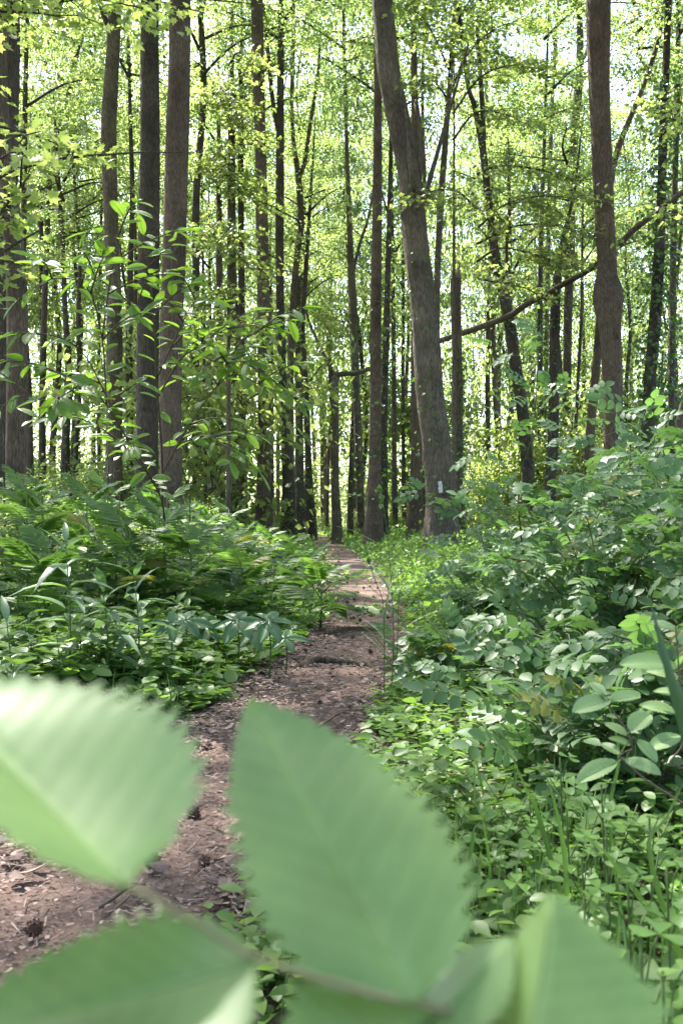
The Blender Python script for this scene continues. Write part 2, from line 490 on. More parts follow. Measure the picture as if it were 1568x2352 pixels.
CROWNS = []
for k in range(5):
    g, lb = crown_geo(100 + k, nl=21, nsp=6, nlf=(54, 46, 58, 42, 50)[k], leaf=.135)
    cm = g.mesh('crown', [M['canopy'], M['bark_dark']], smooth=False)
    lm = []
    for L, pts in sorted(lb, key=lambda a: -a[0])[:7]:
        q = Geo(); sp = smooth_path(pts, .4)
        tube(q, sp, np.linspace(.075, .015, len(sp)), 6, .12, k)
        lm.append(q)
    CROWNS.append((cm, lm))
LIMBM = {}
def limb_meshes(k, bark):
    if (k, bark) not in LIMBM:
        LIMBM[(k, bark)] = [q.mesh('limb', [M[bark]]) for q in CROWNS[k][1]]
    return LIMBM[(k, bark)]
THIN = []
for k in range(3):
    g, lb = crown_geo(160 + k, nl=24, nsp=11, nlf=52, Rr=3.6)
    THIN.append(g.mesh('crown', [M['canopy'], M['bark_dark']], smooth=False))

def put_crown(root, k, bark, cx, cyy, z0, s, sz, rot, nlimb, thin=False):
    o = link('crown', THIN[k % 3] if thin else CROWNS[k][0], root)
    o.location = (cx, cyy, z0); o.rotation_euler = (0, 0, rot); o.scale = (s, s, sz)
    for m in limb_meshes(k, bark)[:nlimb]:
        l = link('limb', m, root); l.location = (cx, cyy, z0); l.rotation_euler = (0, 0, rot); l.scale = (s, s, sz)

def traced_tree(name, label, depth, pts, H=24, crown=None, bark='bark_brown', limbs=(), cat='tree', cut=False, flare=1.5, group='tall trees of the wood', extra=None):
    """pts: (column, row, width) of the stem from the foot upwards; depth in metres. limbs: lists of (column, row, width, depth offset)."""
    X0 = (pts[0][0] - 784) / FP * depth
    root = thing(name, label, cat, (X0, depth, float(ground_z(X0, depth))), group)
    base = np.array([X0, depth, root.location.z])
    W = [[*(P(x, y, depth) - base), w / 2 / FP * depth] for x, y, w in pts]
    r0 = W[0][3]
    if W[0][2] > 0.9:
        lead = [[0, 0, -.15, r0 * flare * 1.12], [0, 0, .12, r0 * flare], [0, 0, .45, r0 * (1 + (flare - 1) * .35)]]
    else:
        lead = [[0, 0, -.15, r0 * flare * 1.12], [0, 0, max(.05, W[0][2] - .25), r0 * flare]]
    W = [w for w in W if w[2] > lead[-1][2] + .1]
    W = lead + W
    if not cut:
        a, b = np.array(W[-2]), np.array(W[-1])
        dirv = (b[:3] - a[:3]) / (b[2] - a[2]); dirv[:2] = np.clip(dirv[:2], -.12, .12)
        top = b[:3] + dirv * (H - b[2])
        if H > b[2] + 1:
            W.append([*((b[:3] + top) / 2), b[3] * .72]); W.append([*top, b[3] * .2])
    big = max(p[2] for p in pts) * depth > 0 and max(p[2] for p in pts) >= 26
    sp = smooth_path(W, .11 if big else .4)
    sp[:, 3] = np.maximum(sp[:, 3], .012)
    g = Geo()
    tube(g, sp[:, :3], sp[:, 3], 40 if big else 12, .07, hash(label) % 97, ridge=.09 if big else 0, cap=True)
    link('trunk', g.mesh('trunk', [M[bark]]), root)
    for L in limbs:
        q = Geo()
        wl = np.array([[*(P(a[0], a[1], depth + (a[3] if len(a) > 3 else 0)) - base), a[2] / 2 / FP * depth] for a in L])
        sl = smooth_path(wl, .25)
        tube(q, sl[:, :3], np.maximum(sl[:, 3], .006), 9, .08, 3)
        link('limb', q.mesh('limb', [M[bark]]), root)
    if crown:
        k, z0, s = crown
        i = np.argmin(np.abs(sp[:, 2] - z0))
        put_crown(root, k, bark, sp[i, 0], sp[i, 1], z0, s, s * (H - z0) / 11.0 / s, (hash(label) % 628) / 100, 6)
    return root, base, sp

def det(s):            # a stable number for a label
    v = 0
    for c in s: v = (v * 31 + ord(c)) % 99991
    return v
hash = det

T = {}
T[1] = traced_tree('tree', 'thick dark rough-barked trunk cut by the left edge of the photo', 19.0,
    [(12, 1180, 56), (13, 1050, 52), (10, 900, 50), (2, 700, 48), (-4, 560, 46), (4, 450, 50), (12, 300, 52), (18, 150, 50), (18, 0, 48)], 25, (0, 11.8, 1.0), 'bark_dark')
T[3] = traced_tree('tree', 'straight grey trunk standing between the left-edge trunk and the closely paired trunks', 29,
    [(262, 1100, 36), (262, 950, 34), (263, 800, 33), (262, 700, 33), (257, 530, 31), (251, 300, 32), (258, 150, 29), (265, 0, 28)], 25, (1, 13.2, 1.0), 'bark_grey')
T[4] = traced_tree('tree', 'dark furrowed trunk, the darker left one of a close pair', 24,
    [(338, 1140, 50), (338, 900, 46), (341, 700, 45), (343, 500, 44), (345, 300, 43), (344, 150, 41), (344, 0, 38)], 26, (2, 12.8, 1.0), 'bark_dark')
T[5] = traced_tree('tree', 'pale brown smooth-ridged trunk, the lighter right one of a close pair', 22,
    [(396, 1180, 50), (392, 1050, 48), (393, 800, 49), (399, 600, 49), (405, 420, 48), (408, 300, 47), (412, 150, 46), (414, 0, 45)], 26, (3, 12.4, 1.0), 'bark_brown')
T[6] = traced_tree('tree', 'slim wavy dark trunk right beside the pale brown trunk', 34,
    [(449, 1120, 17), (449, 900, 17), (451, 700, 17), (450, 480, 17), (456, 380, 16), (465, 270, 15), (467, 160, 15), (462, 60, 14)], 22, (4, 13.5, .9), 'bark_dark')
T[7] = traced_tree('tree', 'straight brown trunk at the left edge of the path where the ferns end', 33,
    [(605, 1240, 40), (606, 1150, 34), (608, 900, 30), (603, 600, 27), (597, 300, 25), (592, 100, 26), (590, 0, 26)], 27, (0, 16.5, 1.0), 'bark_brown')
T[8] = traced_tree('tree', 'dark forked trunk next right of the straight brown trunk by the ferns', 36,
    [(662, 1243, 27), (661, 1100, 24), (648, 850, 19), (642, 600, 18), (643, 400, 18), (644, 200, 15), (645, 60, 13)], 25, (1, 17.0, .9), 'bark_dark',
    limbs=[[(641, 310, 11), (629, 250, 11), (620, 170, 10), (612, 80, 8), (606, 10, 6)]])
T[9] = traced_tree('tree', 'pale grey trunk forking into a wide Y high above the path', 40,
    [(672, 1200, 17), (668, 1040, 16), (667, 840, 15), (673, 690, 15), (682, 590, 15), (691, 520, 15), (688, 440, 15), (684, 395, 14), (674, 330, 10), (670, 240, 10), (673, 130, 9), (674, 40, 8)],
    24, (2, 19.5, .8), 'bark_grey', limbs=[[(688, 405, 11), (700, 370, 11), (710, 300, 10), (722, 225, 9), (731, 160, 7), (734, 90, 5)]])
T[10] = traced_tree('tree', 'slim dark bent trunk left of the path where the path bends away', 40,
    [(717, 1235, 17), (711, 1090, 13), (705, 940, 12), (700, 840, 11), (695, 740, 11), (701, 640, 11), (706, 560, 9)], 17, (4, 10.5, .7), 'bark_dark')
T[12] = traced_tree('tree', 'grey double trunk standing behind the broken grey stub', 38,
    [(829, 1232, 20), (824, 1040, 18), (816, 850, 18), (810, 690, 18), (804, 560, 14), (799, 430, 11), (795, 300, 9), (792, 180, 8)], 23, (3, 16.5, .9), 'bark_grey',
    limbs=[[(804, 1228, 17, .5), (806, 1100, 14, .5), (812, 950, 12, .3), (814, 860, 10, 0)], [(808, 640, 8), (826, 560, 7), (846, 500, 6), (858, 420, 4)]])
T[13] = traced_tree('tree', 'straight reddish brown trunk at the right edge of the path', 26,
    [(858, 1262, 32), (860, 1100, 28), (862, 900, 25), (863, 700, 23), (866, 500, 21), (867, 300, 18), (867, 150, 16)], 24, (0, 12.8, .9), 'bark_brown')
T[14] = traced_tree('tree', 'dark trunk tucked just behind the reddish brown trunk by the path', 34,
    [(884, 1225, 18), (882, 1050, 16), (883, 900, 15), (887, 765, 15), (891, 590, 13), (895, 450, 11), (897, 350, 9)], 21, (1, 13.5, .8), 'bark_dark')
T[15] = traced_tree('tree', 'brown trunk half hidden behind the left side of the blazed trunk', 31,
    [(951, 1250, 30), (955, 1100, 27), (956, 900, 25), (955, 750, 22), (955, 500, 19), (953, 300, 16), (950, 100, 13)], 24, (2, 16.0, .9), 'bark_brown')
T[16] = traced_tree('tree', 'thick leaning grey-brown trunk with a white paint blaze', 22.5,
    [(1016, 1272, 74), (1010, 1165, 63), (1002, 1040, 62), (986, 890, 60), (974, 740, 58), (957, 590, 54), (949, 500, 54), (940, 400, 50), (919, 300, 50), (890, 150, 49), (878, 15, 45)],
    26, (3, 12.6, 1.0), 'bark_grey',
    limbs=[[(957, 420, 22), (966, 350, 16, -.2), (964, 300, 13, -.25), (955, 230, 10, -.2)],
           [(950, 440, 12, -.35), (940, 360, 10, -.4), (936, 300, 7, -.4), (930, 250, 5, -.35)],
           [(968, 480, 14), (990, 400, 12), (1010, 330, 10), (1030, 260, 8), (1050, 190, 6), (1075, 100, 4)]])
T[17] = traced_tree('tree', 'slender grey trunk rising behind the top of the broken ivy-clad stub', 33,
    [(1000, 1150, 17), (1002, 900, 16), (1004, 640, 15), (1014, 440, 14), (1024, 300, 13), (1032, 200, 12), (1042, 60, 10)], 23, (4, 16, .9), 'bark_grey')
T[19] = traced_tree('tree', 'dark trunk leaning to the left that passes under the slanting fallen log', 28,
    [(1216, 1150, 28), (1204, 990, 26), (1191, 890, 25), (1179, 815, 24), (1169, 740, 24), (1154, 665, 23), (1139, 600, 20), (1129, 525, 17), (1113, 385, 16), (1104, 320, 14), (1088, 240, 11), (1072, 180, 9)],
    20, (0, 13.5, .9), 'bark_dark', limbs=[[(1110, 350, 13), (1109, 280, 12), (1104, 190, 11), (1098, 110, 9), (1094, 40, 7)], [(1160, 690, 10), (1166, 640, 9), (1163, 560, 7), (1168, 480, 5)]])
T[20] = traced_tree('tree', 'dark upright trunk between the left-leaning trunk and the swollen trunk', 27,
    [(1260, 1180, 27), (1264, 1100, 24), (1270, 1000, 23), (1272, 850, 22), (1275, 700, 21), (1279, 640, 16), (1290, 560, 11), (1304, 500, 8), (1318, 440, 6)], 12, (1, 9.0, .6), 'bark_dark')
T[21] = traced_tree('tree', 'big twin-stemmed trunk with a swollen collar behind the rose bushes', 22,
    [(1404, 1190, 44), (1406, 1040, 37), (1404, 840, 42), (1399, 760, 45), (1396, 715, 56), (1395, 685, 64), (1393, 655, 56), (1392, 630, 42), (1392, 590, 40), (1384, 450, 42), (1379, 300, 44), (1374, 150, 45), (1373, 0, 50)],
    26, (2, 12.5, 1.0), 'bark_brown', limbs=[[(1410, 780, 20, -.12), (1416, 700, 26, -.15), (1410, 640, 18, -.15), (1404, 560, 16, -.15), (1398, 400, 18, -.15), (1390, 250, 20, -.15), (1389, 100, 22, -.15), (1392, -60, 22, -.15)]])
T[22] = traced_tree('tree', 'brown trunk leaning behind the swollen twin-stemmed trunk', 29,
    [(1348, 1140, 24), (1354, 1000, 21), (1366, 865, 20), (1374, 760, 18), (1384, 600, 16), (1402, 420, 14), (1419, 340, 14), (1449, 265, 12), (1490, 160, 11), (1519, 50, 10)], 20, (4, 13, .8), 'bark_brown')
T[23] = traced_tree('tree', 'very thin straight dark pole trunk left of the swollen trunk', 33,
    [(1316, 1100, 9), (1319, 1040, 8), (1326, 880, 8), (1334, 730, 7), (1336, 600, 6)], 13, (3, 8.5, .45), 'bark_dark')
T[24] = traced_tree('tree', 'ivy-dark narrow trunk just left of the upright dark trunk', 34,
    [(1240, 1110, 16), (1240, 1000, 15), (1239, 815, 14), (1240, 650, 12), (1244, 480, 10), (1250, 300, 8)], 19, (0, 13, .8), 'bark_dark')
T[25] = traced_tree('tree', 'dark crooked trunk seen high up left of the twin-stemmed trunk', 38,
    [(1300, 1130, 20), (1302, 800, 20), (1310, 500, 20), (1317, 320, 20), (1328, 190, 19), (1331, 110, 17), (1329, 20, 14)], 24, (1, 19, .9), 'bark_dark',
    limbs=[[(1330, 150, 9), (1342, 130, 8), (1352, 90, 6), (1362, 30, 4)], [(1325, 205, 6), (1300, 190, 5), (1270, 196, 4), (1230, 200, 3)]])
T[26] = traced_tree('tree', 'thin grey forked trunk high against the brightest gap of sky', 42,
    [(1250, 1130, 12), (1254, 800, 11), (1262, 400, 10), (1268, 220, 9), (1276, 90, 8), (1281, 10, 6)], 24, (2, 20.5, .7), 'bark_grey', limbs=[[(1274, 110, 6), (1264, 50, 5), (1252, 0, 3)]])
T[28] = traced_tree('tree', 'trunk smothered in dark ivy near the right edge', 25,
    [(1484, 1100, 30), (1486, 1010, 28), (1492, 865, 26), (1500, 760, 25), (1508, 665, 24), (1516, 500, 21), (1522, 300, 18), (1530, 100, 15)], 22, (0, 12.6, .9), 'bark_dark')
T[29] = traced_tree('tree', 'slim trunk at the far right edge beyond the ivy-covered trunk', 31,
    [(1540, 1120, 18), (1542, 800, 16), (1547, 500, 14), (1552, 300, 13), (1556, 100, 12)], 22, (3, 13.5, .9), 'bark_dark')
T[30] = traced_tree('tree', 'dark knobbly trunk second from the left edge, behind the sapling leaves', 33,
    [(152, 1120, 24), (150, 1040, 20), (156, 920, 17), (158, 840, 15), (150, 715, 13), (146, 600, 12), (140, 500, 11)], 15, (4, 9.0, .7), 'bark_dark')
T[31] = traced_tree('tree', 'thin dark trunk just left of the straight grey trunk, low behind sapling leaves', 36,
    [(174, 1110, 13), (175, 1040, 11), (182, 850, 10), (180, 740, 10), (184, 600, 9), (176, 480, 8)], 16, (2, 11.0, .7), 'bark_dark')
T[33] = traced_tree('tree', 'dark thin trunk seen in the slot left of the close pair', 34,
    [(299, 1120, 17), (298, 950, 16), (297, 815, 16), (300, 615, 14), (304, 450, 11), (300, 300, 9)], 20, (3, 13.5, .8), 'bark_dark', limbs=[[(298, 700, 8), (284, 640, 6), (276, 560, 4)]])
T[34] = traced_tree('tree', 'thin crooked dark trunk close to the thick left-edge trunk', 30,
    [(70, 1120, 18), (66, 900, 16), (54, 700, 14), (56, 450, 13), (58, 250, 12), (62, 100, 10)], 20, (1, 12, .8), 'bark_dark')
T[35] = traced_tree('tree', 'slanting dark trunk leaning right high in the left leaf mass', 35,
    [(96, 1130, 16), (100, 800, 15), (108, 560, 13), (116, 400, 12), (138, 290, 12), (162, 195, 11), (180, 110, 10), (212, 30, 9), (226, -40, 8)], 22, (2, 14.5, .7), 'bark_dark')
for q, (x, wd, dep, tp, lab) in enumerate([(472, 12, 44, 880, 'thin dark trunk nearest the slim wavy trunk'), (486, 10, 48, 820, 'pencil-thin trunk third right of the pale brown trunk'),
        (507, 19, 40, 560, 'broad grey-brown trunk in the cluster left of the path trees'), (537, 21, 38, 420, 'dark trunk with leafy tufts, left one of two close dark trunks'),
        (558, 18, 39, 380, 'dark trunk, right one of two close dark trunks before the straight brown trunk')]):
    rx = x + 3
    traced_tree('tree', lab, dep, [(rx, 1190, wd * 1.15), (x, 1050, wd), (x - 2, 850, wd * .9), (x - 1 - q, tp, wd * .75), (x - 4, tp - 180, wd * .55)], 19 + q, (q, 11 + q * .6, .8), 'bark_dark' if q != 2 else 'bark_grey')
for q, (x, wd, dep, lab) in enumerate([(624, 10, 52, 'thin far trunk glimpsed between the straight brown and the forked trunk'), (685, 13, 46, 'dark far trunk behind the pale Y-forked trunk'),
        (692, 11, 50, 'thin far trunk left of the slim bent trunk'), (905, 12, 44, 'dark far trunk right of the reddish brown trunk'),
        (926, 9, 50, 'thin far trunk in the leafy gap left of the blazed trunk'), (1120, 12, 44, 'far trunk right of the ivy-clad stub'), (1174, 12, 40, 'far trunk close left of the left-leaning trunk'),
        (1146, 9, 52, 'thin far trunk between the ivy-clad stub and the left-leaning trunk'), (228, 9, 44, 'thin far trunk beside the straight grey trunk'), (100, 13, 40, 'far trunk low between the left-edge trunk and the sapling')]):
    traced_tree('tree', lab, dep, [(x + 2, 1200, wd * 1.2), (x, 1050, wd), (x - 1, 850, wd * .9), (x + (q % 3 - 1) * 5, 500, wd * .7)], 17 + q % 4, (q % 5, 8.5 + q % 3, .75), 'bark_dark')

# white paint blaze on the leaning trunk: a thin slab bent onto the bark
root, base, sp = T[16]
g = Geo(); bv = []
for j, row in enumerate(np.linspace(1133, 1107, 9)):
    z = (P(0, row, 22.5) - base)[2]; i = np.argmin(np.abs(sp[:, 2] - z))
    for c in np.linspace(-1, 1, 6):
        a = math.asin(max(-.99, min(.99, (0.03 + c * .17 + .025 * math.sin(j * 2.1 + c)))))
        rr = sp[i, 3] * 1.10
        bv.append([sp[i, 0] + math.sin(a) * rr, sp[i, 1] - math.cos(a) * rr, z + .01 * math.sin(c * 5)])
ii = (np.arange(8)[:, None] * 6 + np.arange(5)[None]).ravel()
g.add(bv, f4=np.stack([ii, ii + 1, ii + 7, ii + 6], -1), tint=np.clip(RNG.uniform(.2, 1, len(bv)), 0, 1))
bz = link('blaze', g.mesh('blaze', [M['paint']]), root); bz['label'] = 'small upright white paint mark'
sm = bz.modifiers.new('thick', 'SOLIDIFY'); sm.thickness = .012

# ivy leaves round a stem
def ivy(root, sp, z0, z1, n, seed, sz=.09, spread=.16):
    r = np.random.default_rng(seed)
    z = r.uniform(z0, z1, n); i = np.searchsorted(sp[:, 2], z).clip(0, len(sp) - 1)
    a = r.uniform(0, 6.28, n); out = np.stack([np.cos(a), np.sin(a), np.zeros(n)], -1)
    pos = sp[i, :3] + out * (sp[i, 3] + np.abs(r.normal(0, spread, n)))[:, None]; pos[:, 2] = z
    g = Geo()
    scatter(g, MAPLE, pos, out * .6 + np.array([0, 0, -1]) + r.normal(0, .3, (n, 3)), out + r.normal(0, .4, (n, 3)) + np.array([0, 0, .5]), sz * r.uniform(.6, 1.3, n), r.uniform(.1, .9, n))
    tag(link('ivy', g.mesh('ivy', [M['ivy']], False), root), kind='stuff')
ivy(T[28][0], T[28][2], .5, 12, 2600, 3, .11, .55)
ivy(T[24][0], T[24][2], .5, 9, 900, 4, .1, .22)
for k, n in ((12, 350), (14, 450), (19, 500), (7, 200), (16, 260), (10, 350), (20, 350), (6, 300), (13, 160), (30, 300), (8, 200)):
    ivy(T[k][0], T[k][2], .4, 9, n, 20 + k, .09, .2)

# broken stubs
snag, sb_, ssp = traced_tree('broken_stub', 'tall ivy-clad broken trunk standing right behind the blazed trunk', 25.5,
    [(1054, 1255, 28), (1053, 1165, 22), (1051, 1000, 21), (1050, 850, 21), (1046, 700, 21), (1046, 640, 22)], 7, None, 'bark_brown', cut=True, group='broken stubs')
ivy(snag, ssp, .3, 5.2, 650, 5, .08, .12)
def splinters(root, top, r0, seed, n=7):
    rr = random.Random(seed)
    for i in range(n):
        a = i / n * 6.28 + rr.uniform(-.3, .3); h = rr.uniform(.08, .42) * (1.4 if math.cos(a) > 0 else .7)
        q = Geo(); b = np.array(top) + np.array([math.cos(a) * r0 * .6, math.sin(a) * r0 * .6, -.1])
        tube(q, [b, b + np.array([0, 0, .1 + h * .5]), b + np.array([math.cos(a) * .04, 0, .1 + h])], [r0 * .42, r0 * .25, .006], 5)
        link('splinter', q.mesh('splinter', [M['wood']], False), root)
splinters(snag, ssp[-1, :3], ssp[-1, 3], 1)
s2, b2_, ssp2 = traced_tree('broken_stub', 'grey trunk snapped at mid height beside the path, its top bent over', 34,
    [(774, 1240, 20), (772, 1120, 16), (771, 1000, 15), (770, 900, 16), (769, 868, 17)], 7, None, 'bark_grey', cut=True, group='broken stubs')
splinters(s2, ssp2[-1, :3], ssp2[-1, 3], 2, 6)
for L in ([(770, 862, 12), (790, 858, 12), (815, 857, 12), (835, 852, 11), (850, 846, 10), (880, 838, 8, .6)], [(768, 862, 11), (758, 845, 9), (744, 815, 8), (725, 775, 7), (708, 735, 6), (700, 700, 5)]):
    q = Geo(); wl = np.array([[*(P(a[0], a[1], 34 + (a[3] if len(a) > 3 else 0)) - b2_), a[2] / 2 / FP * 34] for a in L]); sl = smooth_path(wl, .2)
    tube(q, sl[:, :3], sl[:, 3], 9, .08, 4); link('bent_limb', q.mesh('bent_limb', [M['bark_grey']]), s2)
# the long fallen log that hangs across the wood
lp = [(1000, 786, 13, 26.5), (1064, 764, 14, 26.2), (1134, 740, 14, 26), (1179, 720, 14, 25.7), (1209, 698, 14, 25.4), (1244, 680, 13, 25), (1289, 655, 13, 24.5), (1359, 615, 13, 23.6), (1405, 577, 14, 23),
      (1450, 532, 13, 22.6), (1500, 492, 13, 22.2), (1568, 440, 12, 21.8), (1660, 370, 10, 21.2)]
wl = np.array([[*P(a, b, d), w / 2 / FP * d] for a, b, w, d in lp]); b0 = wl[0, :3].copy()
log = thing('fallen_log', 'long thin dead log slanting up to the right across the trunks', 'log', b0)
sl = smooth_path(wl, .2); q = Geo(); tube(q, sl[:, :3] - b0, sl[:, 3], 12, .08, 8); link('log_stem', q.mesh('log_stem', [M['bark_grey']]), log)
for L in ([(1405, 577, 6, 22.9), (1440, 560, 4, 22.7), (1480, 548, 3, 22.5)], [(1244, 680, 6, 25), (1270, 700, 4, 25), (1330, 702, 3, 25.2)], [(1500, 492, 6, 22.2), (1530, 500, 4, 22), (1575, 520, 3, 22)]):
    q = Geo(); w2 = np.array([[*(P(a, b, d) - b0), w / 2 / FP * d] for a, b, w, d in L]); s3 = smooth_path(w2, .15)
    tube(q, s3[:, :3], s3[:, 3], 7, .05, 2); link('side_branch', q.mesh('side_branch', [M['bark_grey']]), log)

# further trees of the wood
trunk_m = []
for k in range(5):
    r = np.random.default_rng(300 + k)
    pts = [[0, 0, -.02, 1.35], [0, 0, .015, 1.1]] + [[r.normal(0, .012) * (t * 6) ** .5, r.normal(0, .012) * (t * 6) ** .5, t, 1.0 - .72 * t] for t in (.06, .2, .35, .5, .65, .8, .95)]
    sp_ = smooth_path(np.array(pts), .03); sp_[:, 3] = np.maximum(sp_[:, 3], .1)
    trunk_m.append(sp_)
TRM = {}
def plain_tree(name, label, group, x, y, H, rad, k, z0, s, thin=False, nl=0, bark=None):
    bark = bark or ('bark_dark', 'bark_grey', 'bark_dark', 'bark_brown', 'bark_dark')[k]
    root = thing(name, label, 'tree', (x, y, float(ground_z(x, y))), group)
    key = (k, bark)
    if key not in TRM:
        g = Geo(); q = trunk_m[k].copy()
        p3 = q[:, :3] * np.array([20, 20, 20.0])
        tube(g, p3, q[:, 3] * .2, 10, .06, k); TRM[key] = g.mesh('trunk', [M[bark]])
    t = link('trunk', TRM[key], root); t.scale = (rad / .2, rad / .2, H / 20); t.rotation_euler = (0, 0, det(f'{x}{y}') % 628 / 100)
    put_crown(root, k, bark, 0, 0, z0, s, (H - z0) / 10.5, det(f'{y}{x}') % 628 / 100, nl, thin)
    return root

GAPS = [((.5, 1.7, .3), 3), ((-1.2, 5.4, 1.6), 2), ((-.1, 4.9, 0), .3), ((.1, 16, 0), 1.6), ((1.2, 26, 0), 2.5)]
def opens(x, y, z0, z1, rad):
    """True when a crown there would leave the sunlit gaps of the wood open."""
    for (g, w) in GAPS:
        g = np.array(g)
        for z in np.linspace(z0, z1, 6):
            q = g + SUN * ((z - g[2]) / SUN[2])
            if math.hypot(q[0] - x, q[1] - y) < rad * .55 + w * .3: return False
    return True

rr = np.random.default_rng(41)
placed = [(float(T[k][0].location.x), float(T[k][0].location.y)) for k in T]
n = 0
for tries in range(4000):
    y = rr.uniform(43, 68) if rr.uniform() < .75 else rr.uniform(30, 43)
    x = rr.uniform(-1, 1) * (y * .40 + 1.5)
    if path_dist(x, y) < (2.2 if y < 48 else 1.2) or min(math.hypot(x - a, y - b) for a, b in placed) < 2.3: continue
    placed.append((x, y)); n += 1
    H = rr.uniform(18, 27)
    plain_tree('tree', 'far slender tree among many in the leafy depth of the wood', 'far trees in the depth of the wood', x, y, H, rr.uniform(.10, .2), int(rr.integers(5)), rr.uniform(3.5, 11), rr.uniform(.8, 1.1))
    if n >= 52: break
for (x, y) in ((.9, 53), (-.4, 57), (-2.4, 55), (1.6, 62), (-3.8, 62), (-.9, 65)):
    placed.append((x, y)); plain_tree('tree', 'far slender tree among many in the leafy depth of the wood', 'far trees in the depth of the wood', x, y, rr.uniform(27, 32), .14, int(rr.integers(5)), rr.uniform(4, 9), 1.2)
# trees added beside and behind the camera, placed for the shade of their crowns
for i, (x, y, z0, H) in enumerate(((-5.5, 5.7, 8.0, 18), (-8.4, 8.0, 9, 16), (-8.3, 13.8, 10, 22), (-5.9, 17.6, 10.8, 25), (-9.4, 7.2, 9, 21))):
    placed.append((x, y))
    plain_tree('tree', 'tall tree added off the left side so its crown shades the path', 'shade trees added off the left side', x, y, H, .2, i % 5, z0, 1.0, thin=False, nl=4)
n = 0  # more trees added around the view for shade, clear of the sun gaps
for tries in range(4000):
    a = rr.uniform(-math.pi, math.pi); d = rr.uniform(6.5, 34)
    x, y = math.sin(a) * d, math.cos(a) * d
    if abs(x) < y * .36 + 1.6 and y > 0: continue
    if y < -2 and rr.uniform() < .85: continue
    if min(math.hypot(x - p, y - q) for p, q in placed) < 3.4: continue
    H = rr.uniform(19, 25); z0 = rr.uniform(8.5, 12)
    if not opens(x, y, z0, H, 3.4): continue
    placed.append((x, y)); n += 1
    plain_tree('tree', 'tall tree added beside the view so its crown shades the path', 'shade trees added beside the view', x, y, H, rr.uniform(.16, .26), int(rr.integers(5)), z0, rr.uniform(.9, 1.1), thin=(d < 16), nl=3)
    if n >= 46: break

# the far wood, one mass of leaves and stems
r = np.random.default_rng(77); g = Geo()
ns = 6200
sy = r.uniform(66, 112, ns); sx = r.uniform(-1, 1, ns) * (sy * .42 + 3); sz = r.beta(1.0, 1.9, ns) * 30 + .4
nl = 24
pos = np.repeat(np.stack([sx, sy, sz], -1), nl, 0) + r.normal(0, 1, (ns * nl, 3)) * np.array([.8, .8, .32])
N = len(pos)
scatter(g, RHOMB, pos, r.normal(0, 1, (N, 3)) + np.array([0, 0, -.5]), r.normal(0, .6, (N, 3)) + np.array([0, 0, 1]), r.uniform(.18, .36, N), np.repeat(r.uniform(.15, .85, ns), nl), wide=r.uniform(.9, 1.4, N))
for i in range(60):
    y = r.uniform(67, 105); x = r.uniform(-1, 1) * (y * .42 + 2)
    lean = r.normal(0, .6)
    tube(g, [[x, y, -.2], [x + lean * .3, y, 8], [x + lean, y, 18]], [.22, .16, .06], 6, mat=1)
tag(link('far_woods', g.mesh('far_woods', [M['canopy'], M['bark_dark']], False)), 'hazy mass of leaves and stems at the back of the wood', 'woods', kind='stuff')

# ------------------------------------------------------------------ maple boughs: flat sprays of lobed leaves
def bough(root, base, pts, n, seed, leaf=.1, width=.9, twig=.012, name='bough', mat='maple', droop=.5):
    """A branch (a part of its tree) and its leaves (a part of the branch)."""
    r = np.random.default_rng(seed)
    sp = smooth_path(np.array(pts, float) - base, .15)
    q = Geo(); tube(q, sp, np.linspace(twig * 1.6, twig * .3, len(sp)), 6, .08, seed)
    L = len(sp); side = unit(np.cross(unit(sp[-1] - sp[0]), [0, 0, 1.0]))
    g = Geo()
    nt = max(4, n // 16)
    for i in range(nt):
        f = r.uniform(.12, 1); c = sp[int(f * (L - 1))]
        s = side * (1 if i % 2 else -1) * r.uniform(.3, 1) * width * (1.15 - .6 * f) + unit(sp[-1] - sp[0]) * r.uniform(.1, .5) * width
        e = c + s + np.array([0, 0, r.normal(0, .14) * width])
        tube(q, [c, (c + e) / 2 + np.array([0, 0, .05]), e], [twig * .45, twig * .35, twig * .2], 4)
        k = int(16 * r.uniform(.6, 1.4))
        t = r.uniform(.15, 1.1, k)[:, None]
        pos = c + (e - c) * t + r.normal(0, 1, (k, 3)) * np.array([.11, .11, .06]) * (leaf / .1)
        d = unit(s) + r.normal(0, .6, (k, 3)) + np.array([0, 0, -droop])
        scatter(g, MAPLE, pos, d, np.array([0, 0, 1.0]) + r.normal(0, .45, (k, 3)), leaf * r.uniform(.65, 1.2, k), np.clip(r.uniform(.3, .9) + r.normal(0, .15, k), 0, 1))
    b = link(name, q.mesh(name, [M['bark_dark']]), root)
    tag(link('foliage', g.mesh('foliage', [M[mat]], False), b), kind='stuff')

def maple(label, x, y, H, rad, bl, group='young maples under the tall trees', lean=(0, 0)):
    root = thing('maple_tree', label, 'tree', (x, y, float(ground_z(x, y))), group)
    g = Geo(); sp = smooth_path([[0, 0, -.1], [lean[0] * .2, lean[1] * .2, H * .3], [lean[0] * .6, lean[1] * .6, H * .65], [*lean, H]], .3)
    tube(g, sp, np.linspace(rad, rad * .15, len(sp)), 10, .06, 5); link('trunk', g.mesh('trunk', [M['bark_grey']]), root)
    b = np.array(root.location)
    for i, (pts, n, leaf, width) in enumerate(bl):
        bough(root, b, pts, n, det(label) % 1000 + i, leaf, width, twig=.02 if leaf > .08 else .015)
    return root

